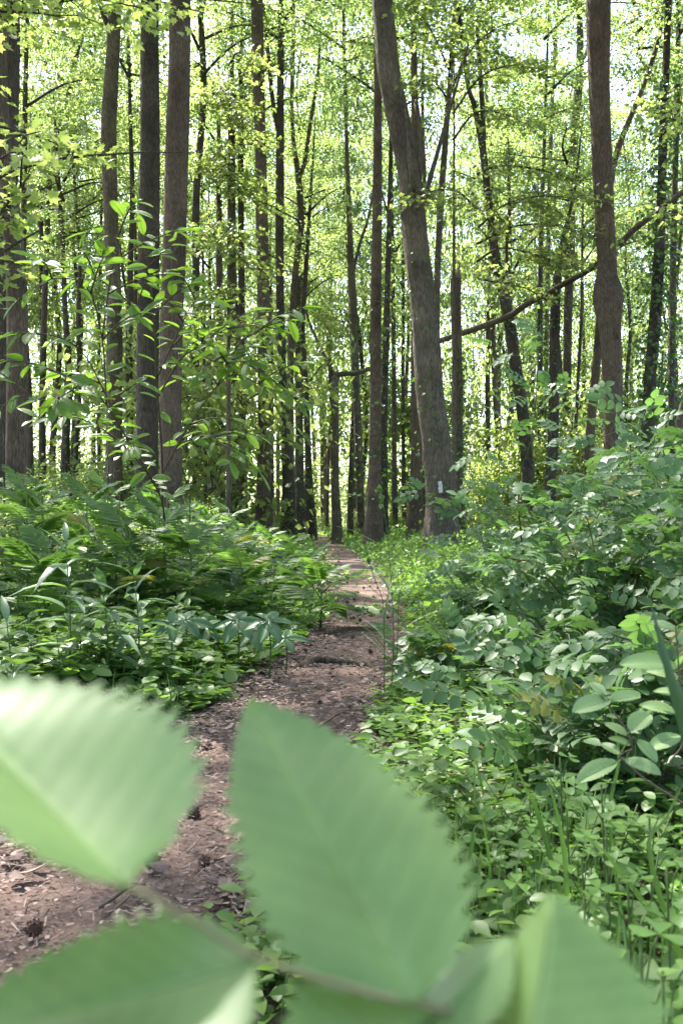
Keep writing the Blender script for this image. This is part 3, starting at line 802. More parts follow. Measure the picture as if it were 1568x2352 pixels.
# left: boughs that hang into the top of the view, 8 to 12 m off
def fromT(tree, z, tgt, sag=.3):
    b = np.array([tree[0], tree[1], z]); e = np.asarray(tgt); return [b, b * .6 + e * .4 + np.array([0, 0, sag]), b * .25 + e * .75 + np.array([0, 0, sag * .6]), e]
tL = (-4.6, 10.5)
maple('young maple off the left edge whose boughs hang over the top left', *tL, 9.5, .09,
      [(fromT(tL, 5.6, P(150, 40, 10)), 150, .11, .9), (fromT(tL, 6.0, P(330, 20, 10.5)), 170, .11, .9), (fromT(tL, 6.2, P(470, 30, 11.5)), 150, .11, .9), (fromT(tL, 6.4, P(240, -60, 9.5)), 150, .11, 1.0),
       (fromT(tL, 4.6, P(130, 330, 11)), 90, .11, .6), (fromT(tL, 5.8, P(600, 10, 12)), 130, .11, .7), (fromT(tL, 3.9, P(420, 350, 11.5)), 70, .12, .35), (fromT(tL, 6.3, P(60, 10, 9)), 100, .11, .8)])
tL2 = (-3.3, 7.6)
maple('maple sapling with bright lobed leaves at the left edge above the sapling', *tL2, 4.2, .03,
      [(fromT(tL2, 2.0, P(70, 400, 7.5), .1), 40, .12, .45), (fromT(tL2, 2.6, P(130, 420, 7.8), .1), 44, .12, .4), (fromT(tL2, 2.2, P(90, 530, 7.4), .1), 36, .12, .45), (fromT(tL2, 1.9, P(30, 560, 7.2), .1), 40, .11, .5), (fromT(tL2, 2.9, P(60, 330, 7.6), .1), 40, .11, .45)])
tM = (-.3, 15.5)
tC = (4.2, 17.5)
maple('young maple whose bright flat boughs spread behind the blazed trunk', (1042 - 784) / FP * 25, 25, 14, .07,
      [([P(1100, 520, 24.5), P(1160, 470, 23), P(1260, 450, 22), P(1380, 470, 21.5)], 520, .12, 1.5), ([P(1095, 560, 24.5), P(1180, 520, 23.4), P(1290, 520, 22.6), P(1390, 560, 22.4)], 520, .12, 1.5),
       ([P(1095, 600, 24.5), P(1150, 570, 23.5), P(1240, 590, 23), P(1330, 620, 23)], 420, .12, 1.3), ([P(1095, 480, 24.5), P(1050, 440, 23.2), P(1000, 440, 22), P(960, 470, 21.4)], 320, .12, 1.2),
       ([P(1095, 400, 24.5), P(1150, 380, 23.5), P(1240, 390, 23), P(1340, 420, 22.6)], 420, .12, 1.4), ([P(1098, 640, 24.6), P(1150, 650, 23.8), P(1200, 660, 23.4), P(1260, 690, 23.3)], 260, .11, 1.1),
       ([P(1035, 210, 24.8), P(1070, 130, 23.6), P(1130, 70, 22.6), P(1210, 40, 22)], 420, .12, 1.4), ([P(1040, 260, 24.8), P(1100, 180, 23.6), P(1170, 150, 22.8), P(1250, 160, 22.4)], 380, .12, 1.3),
       ([P(1030, 180, 24.8), P(1040, 80, 23.4), P(1080, 0, 22.6), P(1140, -40, 22)], 380, .12, 1.4), ([P(1040, 320, 24.8), P(1090, 260, 23.8), P(1150, 260, 23), P(1220, 290, 22.6)], 300, .12, 1.2),
       ([P(1030, 160, 24.8), P(1000, 90, 23.4), P(970, 40, 22.4), P(930, 10, 21.6)], 260, .12, 1.1), ([P(1035, 240, 24.8), P(1000, 190, 23.6), P(975, 180, 22.6), P(950, 200, 21.8)], 240, .12, 1.0)])
tR = (6.4, 16.0)
maple('maple at the right edge with lobed leaves beyond the swollen trunk', *tR, 12, .1,
      [(fromT(tR, 5.2, P(1480, 480, 15.5), .2), 160, .115, .7), (fromT(tR, 6.2, P(1470, 250, 16), .3), 240, .115, 1.0)])
tM = (-1.6, 27)
maple('leafy green maple filling the gap between the wavy and the brown trunk', (525 - 784) / FP * 27, 27, 13, .08,
      [([P(525, y0, 27), P(525 + dx * .4, y0 - 30, 26.7), P(525 + dx, y0 + 10, 26.4)], 260, .13, 1.2) for y0, dx in ((150, 60), (230, -60), (320, 70), (380, -55), (460, 65), (540, -60), (620, 60), (700, -50), (260, 20), (430, 10), (560, 15), (760, 45))])

# low bushy saplings of the understory
SAPS = []
for k in range(4):
    g, lb = crown_geo(400 + k, nl=15, nsp=8, nlf=26, Rr=1.35, H=3.2, leaf=.105, flat=.08)
    SAPS.append(g.mesh('crown', [M['maple'], M['bark_dark']], smooth=False))
SAPT = Geo(); tube(SAPT, smooth_path([[0, 0, -.1], [.03, .02, 1], [0, .05, 2.2], [.02, 0, 3.4]], .3), np.linspace(.028, .008, 12)[:len(smooth_path([[0, 0, -.1], [.03, .02, 1], [0, .05, 2.2], [.02, 0, 3.4]], .3))] if False else .018, 6)
SAPT = SAPT.mesh('trunk', [M['bark_dark']])
rr = np.random.default_rng(52); n = 0; sp_pl = []
for x, y, s_, lab in ((-2.95, 8.7, .46, 'bushy sapling rising above the ferns at the left edge'), (-2.3, 9.8, .40, 'bushy sapling above the ferns below the straight grey trunk'), (-3.7, 10.8, .52, 'bushy sapling at the foot of the thick left-edge trunk'), (-1.75, 11.5, .36, 'bushy sapling at the foot of the close trunk pair')):
    root = thing('sapling', lab, 'sapling', (x, y, float(ground_z(x, y))), 'bushy saplings above the left bank')
    link('trunk', SAPT, root).scale = (s_, s_, s_)
    c = link('crown', SAPS[int(s_ * 100) % 4], root); c.scale = (s_ * 1.2, s_ * 1.2, s_ * .85); c.location = (0, 0, .1)
for tries in range(3000):
    y = rr.uniform(15, 64) if rr.uniform() < .45 else rr.uniform(34, 66); x = rr.uniform(-1, 1) * (y * .37 + 1)
    pdx = path_dist(x, y)
    if pdx < 1.7 or (-.10 * y < x < .145 * y and y < 33) or any(math.hypot(x - a, y - b) < 1.1 for a, b in sp_pl): continue
    sp_pl.append((x, y)); n += 1
    s = (rr.uniform(.6, 1.3) if rr.uniform() < .82 else rr.uniform(1.6, 2.9)) if y > 29 else rr.uniform(.22, .5)
    if abs(x - float(path_x(y))) < y * .10 + .8: s = min(s, .45)
    root = thing('sapling', 'bushy bright green sapling among the trunks of the wood', 'sapling', (x, y, float(ground_z(x, y))), 'saplings among the trunks')
    t = link('trunk', SAPT, root); t.scale = (s, s, s)
    c = link('crown', SAPS[n % 4], root); c.scale = (s, s, s * rr.uniform(.8, 1.3)); c.location = (0, 0, .25 * s); c.rotation_euler = (0, 0, rr.uniform(0, 6.28))
    if n >= 115: break

# low undergrowth of the far floor
r = np.random.default_rng(61); g = Geo()
ns = 7500

sy = 7 + 62 * r.beta(1.0, 2.0, ns); sx = r.uniform(-1, 1, ns) * (sy * .40 + 1.5)
keep = path_dist(sx, sy) > path_w(sy) + .12
sx, sy = sx[keep], sy[keep]; ns = len(sx)
hh = .16 + .42 * np.clip(path_dist(sx, sy) - .5, 0, 2.5) / 2.5 * r.uniform(.3, 1.2, ns)
nl = 15
pos = np.repeat(np.stack([sx, sy, ground_z(sx, sy)], -1), nl, 0)
N = len(pos); hN = np.repeat(hh, nl)
pos = pos + np.stack([r.normal(0, .2, N), r.normal(0, .2, N), r.uniform(.15, 1, N) * hN], -1)
scatter(g, RHOMB, pos, r.normal(0, 1, (N, 3)) + np.array([0, 0, .1]), r.normal(0, .4, (N, 3)) + np.array([0, 0, 1]), r.uniform(.05, .12, N) * np.clip(pos[:, 1] / 22, .7, 1.5), np.clip(np.repeat(r.uniform(.3, .9, ns), nl) + r.normal(0, .1, N), 0, 1), wide=r.uniform(.9, 1.5, N))
tag(link('undergrowth', g.mesh('undergrowth', [M['herb']], False)), 'low pale green undergrowth carpeting the floor between the far trunks', 'undergrowth', kind='stuff')

def big_leaf_mesh(seed, mat, wmax=.30, teeth=0, nt=12, veins=7):
    g = Geo(); r = np.random.default_rng(seed); V = []; ns = 9
    for i in range(nt + 1):
        t = i / nt
        w = wmax * (t ** .62) * ((1 - t) ** .72) / .50
        for s in np.linspace(-1, 1, ns):
            e = 1 + (.07 * ((t * teeth) % 1) if teeth and abs(s) > .9 else 0)
            V.append([s * w * e, t + .10 * abs(s) * w, .22 * abs(s) * w - .16 * t * t + .012 * math.sin((t - abs(s) * .12) * veins * 6.28) * (1 - t) + .02 * math.sin(s * 3 + seed)])
    ii = (np.arange(nt)[:, None] * ns + np.arange(ns - 1)[None]).ravel()
    g.add(V, f4=np.stack([ii, ii + 1, ii + 1 + ns, ii + ns], -1), tint=.5)
    tube(g, [[0, -.12, .01], [0, 0, 0], [0, .5, -.045], [0, .97, -.155]], [.012, .012, .008, .003], 4, tint=.75)
    return g.mesh('leaf', [M[mat]])

# ------------------------------------------------------------------ ferny herbs left of the path
def frond_geo(seed, L=1.0, pairs=10, lobed=True):
    """A pinnate frond, base at the origin, reaching +Y and arching; upper side +Z. Length 1."""
    r = np.random.default_rng(seed); g = Geo()
    ts = np.linspace(.22, .97, pairs)
    mid = lambda t: np.array([0.02 * math.sin(t * 5 + seed), t, .10 * math.sin(t * 2.4) - .20 * t * t])
    tube(g, [mid(t) for t in np.linspace(0, 1, 8)], np.linspace(.011, .003, 8), 4, tint=.7)
    LOBE = t_blade([(0, .05), (.2, .16), (.35, .12), (.55, .17), (.75, .10), (1, 0)], .15, .2)
    for t in ts:
        for s in (-1, 1):
            ln = .36 * math.sin(math.pi * min(1, .18 + .80 * t)) ** .8 * r.uniform(.85, 1.1) + .04
            d = np.array([s * 1.0, .55 + r.normal(0, .06), -.12 + r.normal(0, .1)])
            scatter(g, LOBE if lobed else OVATE, [mid(t)], np.array([d]), np.array([[s * .15, 0, 1.0]]), ln, np.clip(.5 + r.normal(0, .15), 0, 1), wide=np.array([.62 if lobed else .75]))
    scatter(g, LOBE, [mid(.97)], np.array([[0, 1, -.4]]), np.array([[0, .2, 1.0]]), .16, .6)
    return g
FROND = [frond_geo(500 + k, pairs=(13, 12, 10)[k], lobed=(k != 2)).mesh('frond', [M['fern']]) for k in range(3)]
FSTEM = Geo(); tube(FSTEM, [[0, 0, -.05], [.01, 0, .5], [0, .015, 1]], [.009, .007, .004], 5); FSTEM = FSTEM.mesh('stem', [M['stem']])
rr = np.random.default_rng(88); n = 0; fpl = []
def fern(x, y, h, nf, label, group, size=.42, spread=1.0):
    root = thing('fern', label, 'fern', (x, y, float(ground_z(x, y))), group)
    s = link('stem', FSTEM, root); s.scale = (1, 1, h)
    for i in range(nf):
        a = i * 2.4 + rr.uniform(-.4, .4); z = h * (.35 + .63 * i / nf)
        up = rr.uniform(.0, .9) + .6 * (i / nf) ** 2
        link('frond', FROND[int(rr.integers(3))], root, mw=frame_matrix((0, 0, z), (math.cos(a), math.sin(a), up), (-math.cos(a) * up, -math.sin(a) * up, 1), size * rr.uniform(.75, 1.15) * (1.0 - .3 * i / nf)))
    return root
for tries in range(3000):
    y = 4.9 + 12 * rr.beta(1.0, 1.25); lo, hi = -y * .40 - .4, float(path_x(y)) - .62 - .12 * rr.uniform()
    if y < 7: hi = min(hi, -1.25 + (y - 4.9) * .35)
    if hi <= lo: continue
    if y < 5.4: continue
    x = rr.uniform(lo, hi)
    if -1.25 < x < -.1 and y < 6.5: continue
    if any(math.hypot(x - a, y - b) < .34 for a, b in fpl): continue
    fpl.append((x, y)); n += 1
    k = min(1, (hi - x) / 1.6)
    fern(x, y, (.38 + .58 * k) * rr.uniform(.55, 1.3), 10, 'jagged ferny plant in the dense green bank left of the path', 'ferny plants of the left bank', .40)
    if n >= 110: break
HERB = big_leaf_mesh(860, 'herb', .30, 0, 6, 5)
rr2 = np.random.default_rng(89)
for i in range(52):
    y = rr2.uniform(4.6, 13); hi = float(path_x(y)) - .75; lo = -y * .38 - .3
    x = rr2.uniform(lo, hi) if rr2.uniform() < .6 else rr2.uniform(lo, lo + .45 * (hi - lo))
    k = min(1, (hi - x) / 1.8); h = (.35 + .75 * k) * rr2.uniform(.7, 1.2)
    if y < 5.6: h *= .6
    root = thing('leafy_herb', 'upright herb with oval paired leaves standing among the ferny plants', 'plant', (x, y, float(ground_z(x, y))), 'upright herbs of the left bank')
    q = Geo(); lx_, ly_ = rr2.normal(0, .06, 2)
    sp = smooth_path([[0, 0, -.03], [lx_ * .4, ly_ * .4, h * .5], [lx_, ly_, h]], .06); tube(q, sp, np.linspace(.005, .002, len(sp)), 5); link('stem', q.mesh('stem', [M['stem']]), root)
    for j in range(13):
        f = .3 + .7 * j / 12; c = sp[int(f * (len(sp) - 1))]; a = j * 2.4 + rr2.uniform(-.3, .3); up = rr2.normal(.25, .3) + (.8 if f > .93 else 0)
        link('leaf', HERB, root, mw=frame_matrix(c, (math.cos(a), math.sin(a), up), (-math.cos(a) * up, -.3 - math.sin(a) * up, 1), .115 * rr2.uniform(.6, 1.25) * (1.1 - .4 * f)))
for x_, y_, h_ in ((-1.17, 6.55, .85), (-1.34, 6.3, .75), (-1.0, 6.6, .72), (-1.5, 6.6, .85)):
    fern(x_, y_, h_, 10, 'jagged ferny plant in the dense green bank left of the path', 'ferny plants of the left bank', .42)
for (px, py, lab) in ((705, 1320, 'pale fern at the left path edge beside the sunlit path patch'), (735, 1390, 'fern arching over the left edge of the path'), (650, 1300, 'upright bright fern below the straight brown trunk'), (560, 1290, 'yellow-green fern below the cluster of dark trunks')):
    d = CH * FP / (py + 60 - HZ)
    x = (px - 784) / FP * d; fern(x, d, .38, 9, lab, 'ferns at the path edge', .46)

# ------------------------------------------------------------------ broad-leaved ground cover, near
def cover(name, label, xs, ys, hmax, leaf, seed, tmpl=OVATE, mat='herb', per=9, stems=1.0):
    r = np.random.default_rng(seed); g = Geo(); n = len(xs)
    for x, y, h in zip(xs, ys, hmax):
        k = max(3, int(per * r.uniform(.6, 1.4))); z0 = float(ground_z(x, y))
        lean = r.normal(0, .35, 2) * h
        if stems and r.uniform() < stems: tube(g, [[x, y, z0 - .02], [x + lean[0] * .4, y + lean[1] * .4, z0 + h * .55], [x + lean[0], y + lean[1], z0 + h]], [.003, .0025, .0015], 3, mat=1)
        f = np.sort(r.uniform(.3, 1, k)); a = np.arange(k) * 2.4 + r.uniform(0, 6)
        out = np.stack([np.cos(a), np.sin(a), np.zeros(k)], -1)
        pos = np.stack([x + lean[0] * f, y + lean[1] * f, z0 + h * f], -1) + out * (.012 + .02 * r.uniform(0, 1, k))[:, None]
        scatter(g, tmpl, pos, out + np.array([0, 0, .12]) + r.normal(0, .2, (k, 3)), np.array([0, 0, 1.0]) + r.normal(0, .28, (k, 3)), leaf * r.uniform(.55, 1.25, k), np.clip(r.uniform(.25, .85) + r.normal(0, .1, k), 0, 1))
    return tag(link(name, g.mesh(name, [M[mat], M['stem']])), label, 'ground cover', kind='stuff')
r = np.random.default_rng(90)
def region(n, fn):
    out = []
    while len(out) < n:
        p = fn(r)
        if p is not None: out.append(p)
    return np.array(out)
def left_pt(r):
    y = r.uniform(2.4, 8.5); edge = float(path_x(y)) - float(path_w(y)) * r.uniform(.85, 1.25) - .05
    if y < 4.2: edge -= (4.2 - y) * .3
    x = edge - abs(r.normal(0, 1.0)) - (0 if r.uniform() < .9 else .8)
    if x < -y * .42 - .6: return None
    return (x, y, (.05 + .24 * min(1, (edge - x) / .7)) * r.uniform(.7, 1.2))
q = region(1500, left_pt)
cover('ground_cover', 'carpet of broad rounded green leaves left of the path', q[:, 0], q[:, 1], q[:, 2], .078, 91, ROUND)
def right_pt(r):
    y = r.uniform(1.5, 11.5); edge = float(path_x(y)) + float(path_w(y)) * r.uniform(.7, 1.1)
    x = edge + abs(r.normal(0, .55))
    if x > y * .42 + .5: return None
    return (x, y, (.04 + .17 * min(1, (x - edge) / .5)) * r.uniform(.7, 1.2))
q = region(1700, right_pt)
cover('ground_cover', 'low small-leaved green carpet under the rose bushes at the right path edge', q[:, 0], q[:, 1], q[:, 2], .05, 92, OVATE, 'herb', 9, .3)
def br_pt(r):
    y = r.uniform(.75, 2.7); x = r.uniform(.12, y * .42 + .15)
    if x < float(path_x(y)) + float(path_w(y)) + .12: return None
    return (x, y, r.uniform(.015, .13) * (.5 + .5 * min(1, x / .5)))
q = region(900, br_pt)
cover('ground_cover', 'bright sunlit tangle of little leaves at the bottom right', q[:, 0], q[:, 1], q[:, 2], .026, 93, OVATE, 'clover', 9, .15)
q = region(150, br_pt)
cover('ground_cover', 'broader darker leaves scattered through the sunlit tangle at the bottom right', q[:, 0], q[:, 1], q[:, 2] * 1.3, .052, 97, ROUND, 'herb', 6, .3)
def mid_pt(r):
    y = r.uniform(1.7, 3.2); e = float(path_x(y)) + float(path_w(y)); x = e + abs(r.normal(0, .22)) - .04
    return (x, y, r.uniform(.01, .07))
q = region(260, mid_pt)
cover('ground_cover', 'scattered small yellow-green seedlings along the right path edge behind the centre leaf', q[:, 0], q[:, 1], q[:, 2], .03, 96, OVATE, 'clover', 6, .3)
def gr_pts(n, f, seed, label, h, mat='grass'):
    rg = np.random.default_rng(seed); g = Geo(); q = region(n, f)
    for x, y, hh in q:
        k = int(rg.integers(4, 9)); a = rg.uniform(0, 6.28, k)
        out = np.stack([np.cos(a), np.sin(a), np.zeros(k)], -1)
        pos = np.repeat([[x, y, float(ground_z(x, y)) - .01]], k, 0) + out * .01
        scatter(g, GRASS, pos, out * rg.uniform(.1, .7, k)[:, None] + np.array([0, 0, 1.0]), out + np.array([0, 0, .3]), h * rg.uniform(.5, 1.2, k), rg.uniform(.2, .95, k), wide=rg.uniform(.6, 1.3, k))
    tag(link('grass', g.mesh('grass', [M[mat]])), label, 'grass', kind='stuff')
gr_pts(210, left_pt, 94, 'thin grass blades along the left edge of the path', .17)
gr_pts(55, br_pt, 95, 'thin green grass blades among the clover at the bottom right', .24)

# ------------------------------------------------------------------ rose thicket right of the path
def rose_leaf_geo(seed):
    r = np.random.default_rng(seed); g = Geo()
    mid = lambda t: np.array([.02 * math.sin(3 * t + seed), t, .05 * math.sin(2.5 * t) - .14 * t * t])
    tube(g, [mid(t) for t in np.linspace(0, .86, 6)], np.linspace(.012, .006, 6), 4, tint=.6)
    LF = t_blade([(0, 0), (.14, .2), (.38, .33), (.62, .31), (.84, .17), (1, 0)], .22, .12)
    for t in (.28, .52, .76):
        for s in (-1, 1):
            scatter(g, LF, [mid(t)], np.array([[s, .42 + r.normal(0, .1), -.08 + r.normal(0, .1)]]), np.array([[s * .1, -.1, 1.0]]), (.30 + .09 * t) * r.uniform(.9, 1.1), np.clip(.5 + r.normal(0, .12), 0, 1))
    scatter(g, LF, [mid(.86)], np.array([[0, 1, -.2]]), np.array([[0, .2, 1.0]]), .42, .55)
    return g
RG = [rose_leaf_geo(600 + k) for k in range(4)]
RLEAF = [g.mesh('leaf', [M['rose']]) for g in RG]
def rg_template(g):
    V = np.concatenate(g.v); f3 = np.concatenate(g.f3); f4 = np.concatenate(g.f4)
    return V, np.vstack([f3, f4[:, [0, 1, 2]], f4[:, [0, 2, 3]]])
RT = [rg_template(g) for g in RG]
rr = np.random.default_rng(120)
def rose(label, x, y, h, spread, ncane, nleaf, nfill, lsz=.135, canes=None):
    root = thing('rose_bush', label, 'bush', (x, y, float(ground_z(x, y))), 'wild rose bushes right of the path')
    slots = []
    for c in range(ncane):
        a = c * 2.4 + rr.uniform(-.4, .4); hh = h * rr.uniform(.6, 1.08); s = spread * rr.uniform(.35, 1.0)
        o = np.array([math.cos(a), math.sin(a), 0])
        pts = np.array([o * .03 + [0, 0, -.05], o * s * .25 + [0, 0, hh * .55], o * s * .6 + [0, 0, hh * .9], o * s + [0, 0, hh * rr.uniform(.82, 1.02)]])
        if canes and c < len(canes): pts = np.array([p - np.array(root.location) for p in canes[c]])
        sp = smooth_path(pts, .06); q = Geo()
        tube(q, sp, np.linspace(.0065, .002, len(sp)), 6, tint=rr.uniform(0, 1)); link('cane', q.mesh('cane', [M['cane']]), root)
        tn = unit(np.gradient(sp, axis=0))
        for i in range(len(sp)):
            f = i / len(sp)
            if f > .22: slots.append((sp[i], tn[i], f))
    fill = Geo()
    for j in range(nleaf + nfill):
        p, t, f = slots[int(rr.integers(len(slots)))] if j >= nleaf else slots[int(len(slots) * ((j * .618) % 1))]
        a = rr.uniform(0, 6.28)
        if j < nleaf and rr.uniform() < .5: a = rr.uniform(-2.6, -.5)          # more of them on the light side, towards the path
        out = np.array([math.cos(a), math.sin(a), 0])
        tw = out * abs(rr.normal(0, .07 if j < nleaf else .16)) * (spread / .5)
        pos = p + tw + np.array([0, 0, rr.normal(0, .04)])
        if pos[2] < .06: pos[2] = .06 + rr.uniform(0, .1)
        d = out + np.array([0, 0, rr.normal(.25, .45)]); nn = np.array([rr.normal(0, .5), rr.normal(-.45, .45), 1.0]); s = lsz * rr.uniform(.7, 1.2)
        if j < nleaf: link('leaf', RLEAF[int(rr.integers(4))], root, mw=frame_matrix(pos, d, nn, s))
        else:
            V, Tt = RT[j % 4]; scatter(fill, (V, Tt), [pos], np.array([d]), np.array([nn]), s, np.clip(rr.uniform(.2, .8), 0, 1))
    if nfill: tag(link('foliage', fill.mesh('foliage', [M['rose']]), root), kind='stuff')
    return root
ROSES = [
    ('rose bush with small leaves at the far end of the thicket by the blazed trunk', 1.75, 9.4, .62, .6, 11, 90, 150),
    ('rose bush leaning over the right path edge midway along the thicket', 1.12, 6.9, .52, .5, 11, 130, 170),
    ('rose bush with one tall leafy cane rising into the trunks', 1.35, 6.0, 1.06, .6, 12, 150, 200),
    ('rose bush second row of the thicket below the upright dark trunk', 2.05, 7.2, 1.35, .75, 13, 130, 220),
    ('rose bush at the back of the thicket under the swollen trunk', 2.75, 8.2, 1.25, .8, 12, 90, 200),
    ('tall rose bush with whitish glossy leaves in the heart of the thicket', 1.75, 5.1, 1.26, .7, 14, 200, 240),
    ('tall rose bush at the right edge of the thicket', 1.95, 4.4, 1.42, .75, 14, 190, 240),
    ('rose bush in the middle front of the thicket with dark shaded base', 1.15, 4.3, .9, .55, 13, 200, 200),
    ('low rose bush with grey-green leaflets above the clover', .80, 3.35, .42, .45, 12, 130, 110),
    ('rose bush at the front right above the serrated bramble leaves', 1.38, 3.3, 1.0, .5, 12, 180, 180),
    ('rose bush hanging into the right edge close by', 1.45, 2.55, .85, .5, 11, 130, 120),
    ('little rose bush with rounded leaflets in front of the low grey-green one', .62, 2.75, .34, .34, 10, 90, 60),
    ('rose sprig between the bramble leaves and the low grey-green rose', 1.02, 2.75, .45, .36, 10, 100, 70),
    ('small rose sprout at the right path edge below the tall grass stalk', .52, 4.7, .30, .35, 9, 80, 60),
]
for L in ROSES:
    canes = None
    if 'one tall leafy cane' in L[0]:
        canes = [[np.array([1.15, 5.9, .0]), P(1190, 1150, 5.6), P(1222, 1000, 5.4), P(1232, 880, 5.3), P(1240, 745, 5.2)], [np.array([1.3, 5.9, 0]), P(1060, 1180, 6), P(1000, 1150, 6), P(985, 1110, 6)]]
    rose(*L, canes=canes)

# ------------------------------------------------------------------ elm sapling with large leaves, left
ELM = [big_leaf_mesh(700 + k, 'elm', (.26, .29, .24)[k]) for k in range(3)]
rr = np.random.default_rng(130)
eb = P(377, 1250, 7.2); eb = np.array([eb[0], 7.2, float(ground_z(eb[0], 7.2))])
elm = thing('elm_sapling', 'slender sapling with large oval glossy leaves in front of the paired trunks', 'sapling', eb)
EB = [
    [(377, 1440, 7.2), (377, 1250, 6.9), (374, 1160, 6.3), (340, 1085, 5.7), (287, 1000, 5.2), (245, 930, 4.9), (190, 880, 4.7), (110, 850, 4.5), (15, 830, 4.4)],
    [(374, 1160, 6.3), (372, 1040, 5.9), (360, 870, 5.5), (357, 765, 5.3), (345, 640, 5.1), (330, 540, 5.0)],
    [(364, 910, 5.55), (415, 825, 5.4), (450, 800, 5.3), (520, 755, 5.2), (600, 740, 5.1)],
    [(372, 1090, 5.8), (410, 1020, 5.6), (435, 975, 5.5), (500, 885, 5.3), (545, 860, 5.2), (610, 890, 5.1), (685, 914, 5.0)],
    [(500, 885, 5.3), (530, 820, 5.2), (570, 770, 5.1), (610, 770, 5.0)],
    [(287, 1000, 5.2), (240, 900, 5.0), (190, 810, 4.8), (120, 770, 4.6), (0, 765, 4.5)],
    [(245, 930, 4.9), (235, 780, 4.8), (200, 660, 4.6), (120, 640, 4.5), (40, 690, 4.4)],
    [(235, 780, 4.8), (255, 630, 4.7), (270, 550, 4.6), (200, 535, 4.5)],
    [(358, 780, 5.3), (300, 700, 5.1), (240, 650, 4.9), (150, 635, 4.8)],
    [(190, 880, 4.7), (120, 920, 4.6), (50, 910, 4.5), (-30, 960, 4.4)],
    [(360, 870, 5.5), (420, 740, 5.3), (450, 690, 5.2), (490, 690, 5.1)],
    [(340, 1085, 5.6), (270, 1010, 5.3), (180, 960, 5.0), (90, 960, 4.8)],
    [(410, 1020, 5.6), (470, 1000, 5.4), (500, 1010, 5.3), (530, 1060, 5.2)],
    [(450, 800, 5.3), (490, 830, 5.2), (540, 830, 5.1), (590, 830, 5.0)],
]
count = 0
JOBS = [np.array([P(*a) for a in L]) - eb for L in EB]
for L in EB:
    w3 = smooth_path(np.array([P(*a) for a in L]) - eb, .05); t3 = unit(np.gradient(w3, axis=0))
    for f in ((.62, .8, .93) if L is EB[0] or L is EB[1] else (.35, .6, .82)):
        i = int(f * (len(w3) - 1)); o = unit(np.cross(t3[i], [0, 0, 1.0])) * rr.choice([-1, 1]) * .9 + t3[i] * .6 + np.array([0, -.35, rr.normal(.1, .4)])
        o = unit(o) * rr.uniform(.18, .36); JOBS.append(np.array([w3[i], w3[i] + o * .5 + [0, 0, .02], w3[i] + o]))
for bi, pts in enumerate(JOBS):
    if bi == 0: pts[0] = [0, 0, -.05]
    sp = smooth_path(pts, .05); q = Geo()
    tube(q, sp, np.linspace(.008 if bi < 2 else .005, .002, len(sp)), 6, .05, bi, tint=.3); link('branch' if bi else 'trunk', q.mesh('branch' if bi else 'trunk', [M['twig']]), elm)
    tn = unit(np.gradient(sp, axis=0)); s = 0; side = 1
    for i in range(len(sp)):
        f = i / len(sp)
        if (bi < 2 and f < .42) or f < .15: continue
        if rr.uniform() < (.22 if bi < len(EB) else .05): continue
        side = -side
        h = unit(np.cross(tn[i], [0, 0, 1.0])) * side
        d = h * rr.uniform(.5, 1.1) + tn[i] * rr.uniform(.3, .9) + np.array([0, 0, rr.normal(-.18, .3)])
        nn = np.array([rr.normal(0, .45), rr.normal(-.55, .55), 1.0])
        sz = .115 * rr.uniform(.55, 1.2)
        link('leaf', ELM[int(rr.integers(3))], elm, mw=frame_matrix(sp[i] + h * .008, d, nn, sz)); count += 1
    link('leaf', ELM[0], elm, mw=frame_matrix(sp[-1], tn[-1] + np.array([0, 0, -.2]), (0, 0, 1), .11))

# ------------------------------------------------------------------ tall leafy stalks and palmate plants, left front
LANCE_M = [Geo().add(t_blade([(0, .015), (.1, .05), (.3, .115), (.5, .118), (.75, .078), (1, 0)], .35, c)[0], f3=t_blade([(0, .015), (.1, .05), (.3, .115), (.5, .118), (.75, .078), (1, 0)], .35, c)[1]).mesh('leaf', [M['stalk']]) for c in (.35, .6, .8)]
rr = np.random.default_rng(140)
for (px, top, d, nleaf, lab) in ((243, 1245, 4.3, 20, 'tallest leafy stalk with narrow drooping leaves, left bank'), (378, 1360, 4.4, 24, 'bushy leafy stalk with many narrow curved leaves, middle of the three'),
                                 (490, 1330, 4.5, 19, 'leafy stalk with narrow leaves, the one nearest the path'), (28, 1430, 4.0, 7, 'short bare-looking leafy stalk near the left edge'), (425, 1440, 4.7, 10, 'small leafy stalk between the middle and the path-side stalk')):
    px = px * .64 if px != 28 else 20
    x = (px - 784) / FP * d; z0 = float(ground_z(x, d)); h = CH + (HZ - top) / FP * d - z0
    root = thing('stalk_plant', lab, 'plant', (x, d, z0), 'leafy stalks of the left bank')
    q = Geo(); sp = smooth_path([[0, 0, -.05], [.012, 0, h * .5], [-.01, .01, h]], .05); tube(q, sp, np.linspace(.0055, .002, len(sp)), 6); link('stem', q.mesh('stem', [M['stem']]), root)
    for i in range(nleaf):
        f = .22 + .78 * i / (nleaf - 1); a = i * 2.4 + rr.uniform(-.3, .3)
        k = np.argmin(np.abs(sp[:, 2] - f * h)); up = rr.uniform(.25, .8) if f < .9 else 1.8
        link('leaf', LANCE_M[int(rr.integers(3))], root, mw=frame_matrix(sp[k], (math.cos(a), math.sin(a), up), (-math.cos(a) * up, -math.sin(a) * up, 1), .215 * rr.uniform(.75, 1.15) * (1 if f < .85 else .7)))
PALM = [Geo().add(*[OVATE[0] * np.array([1.05, 1, 1])], f3=OVATE[1]).mesh('leaflet', [M['palmate']])]
PALM.append(big_leaf_mesh(801, 'palmate', .26, 9, 14, 8))
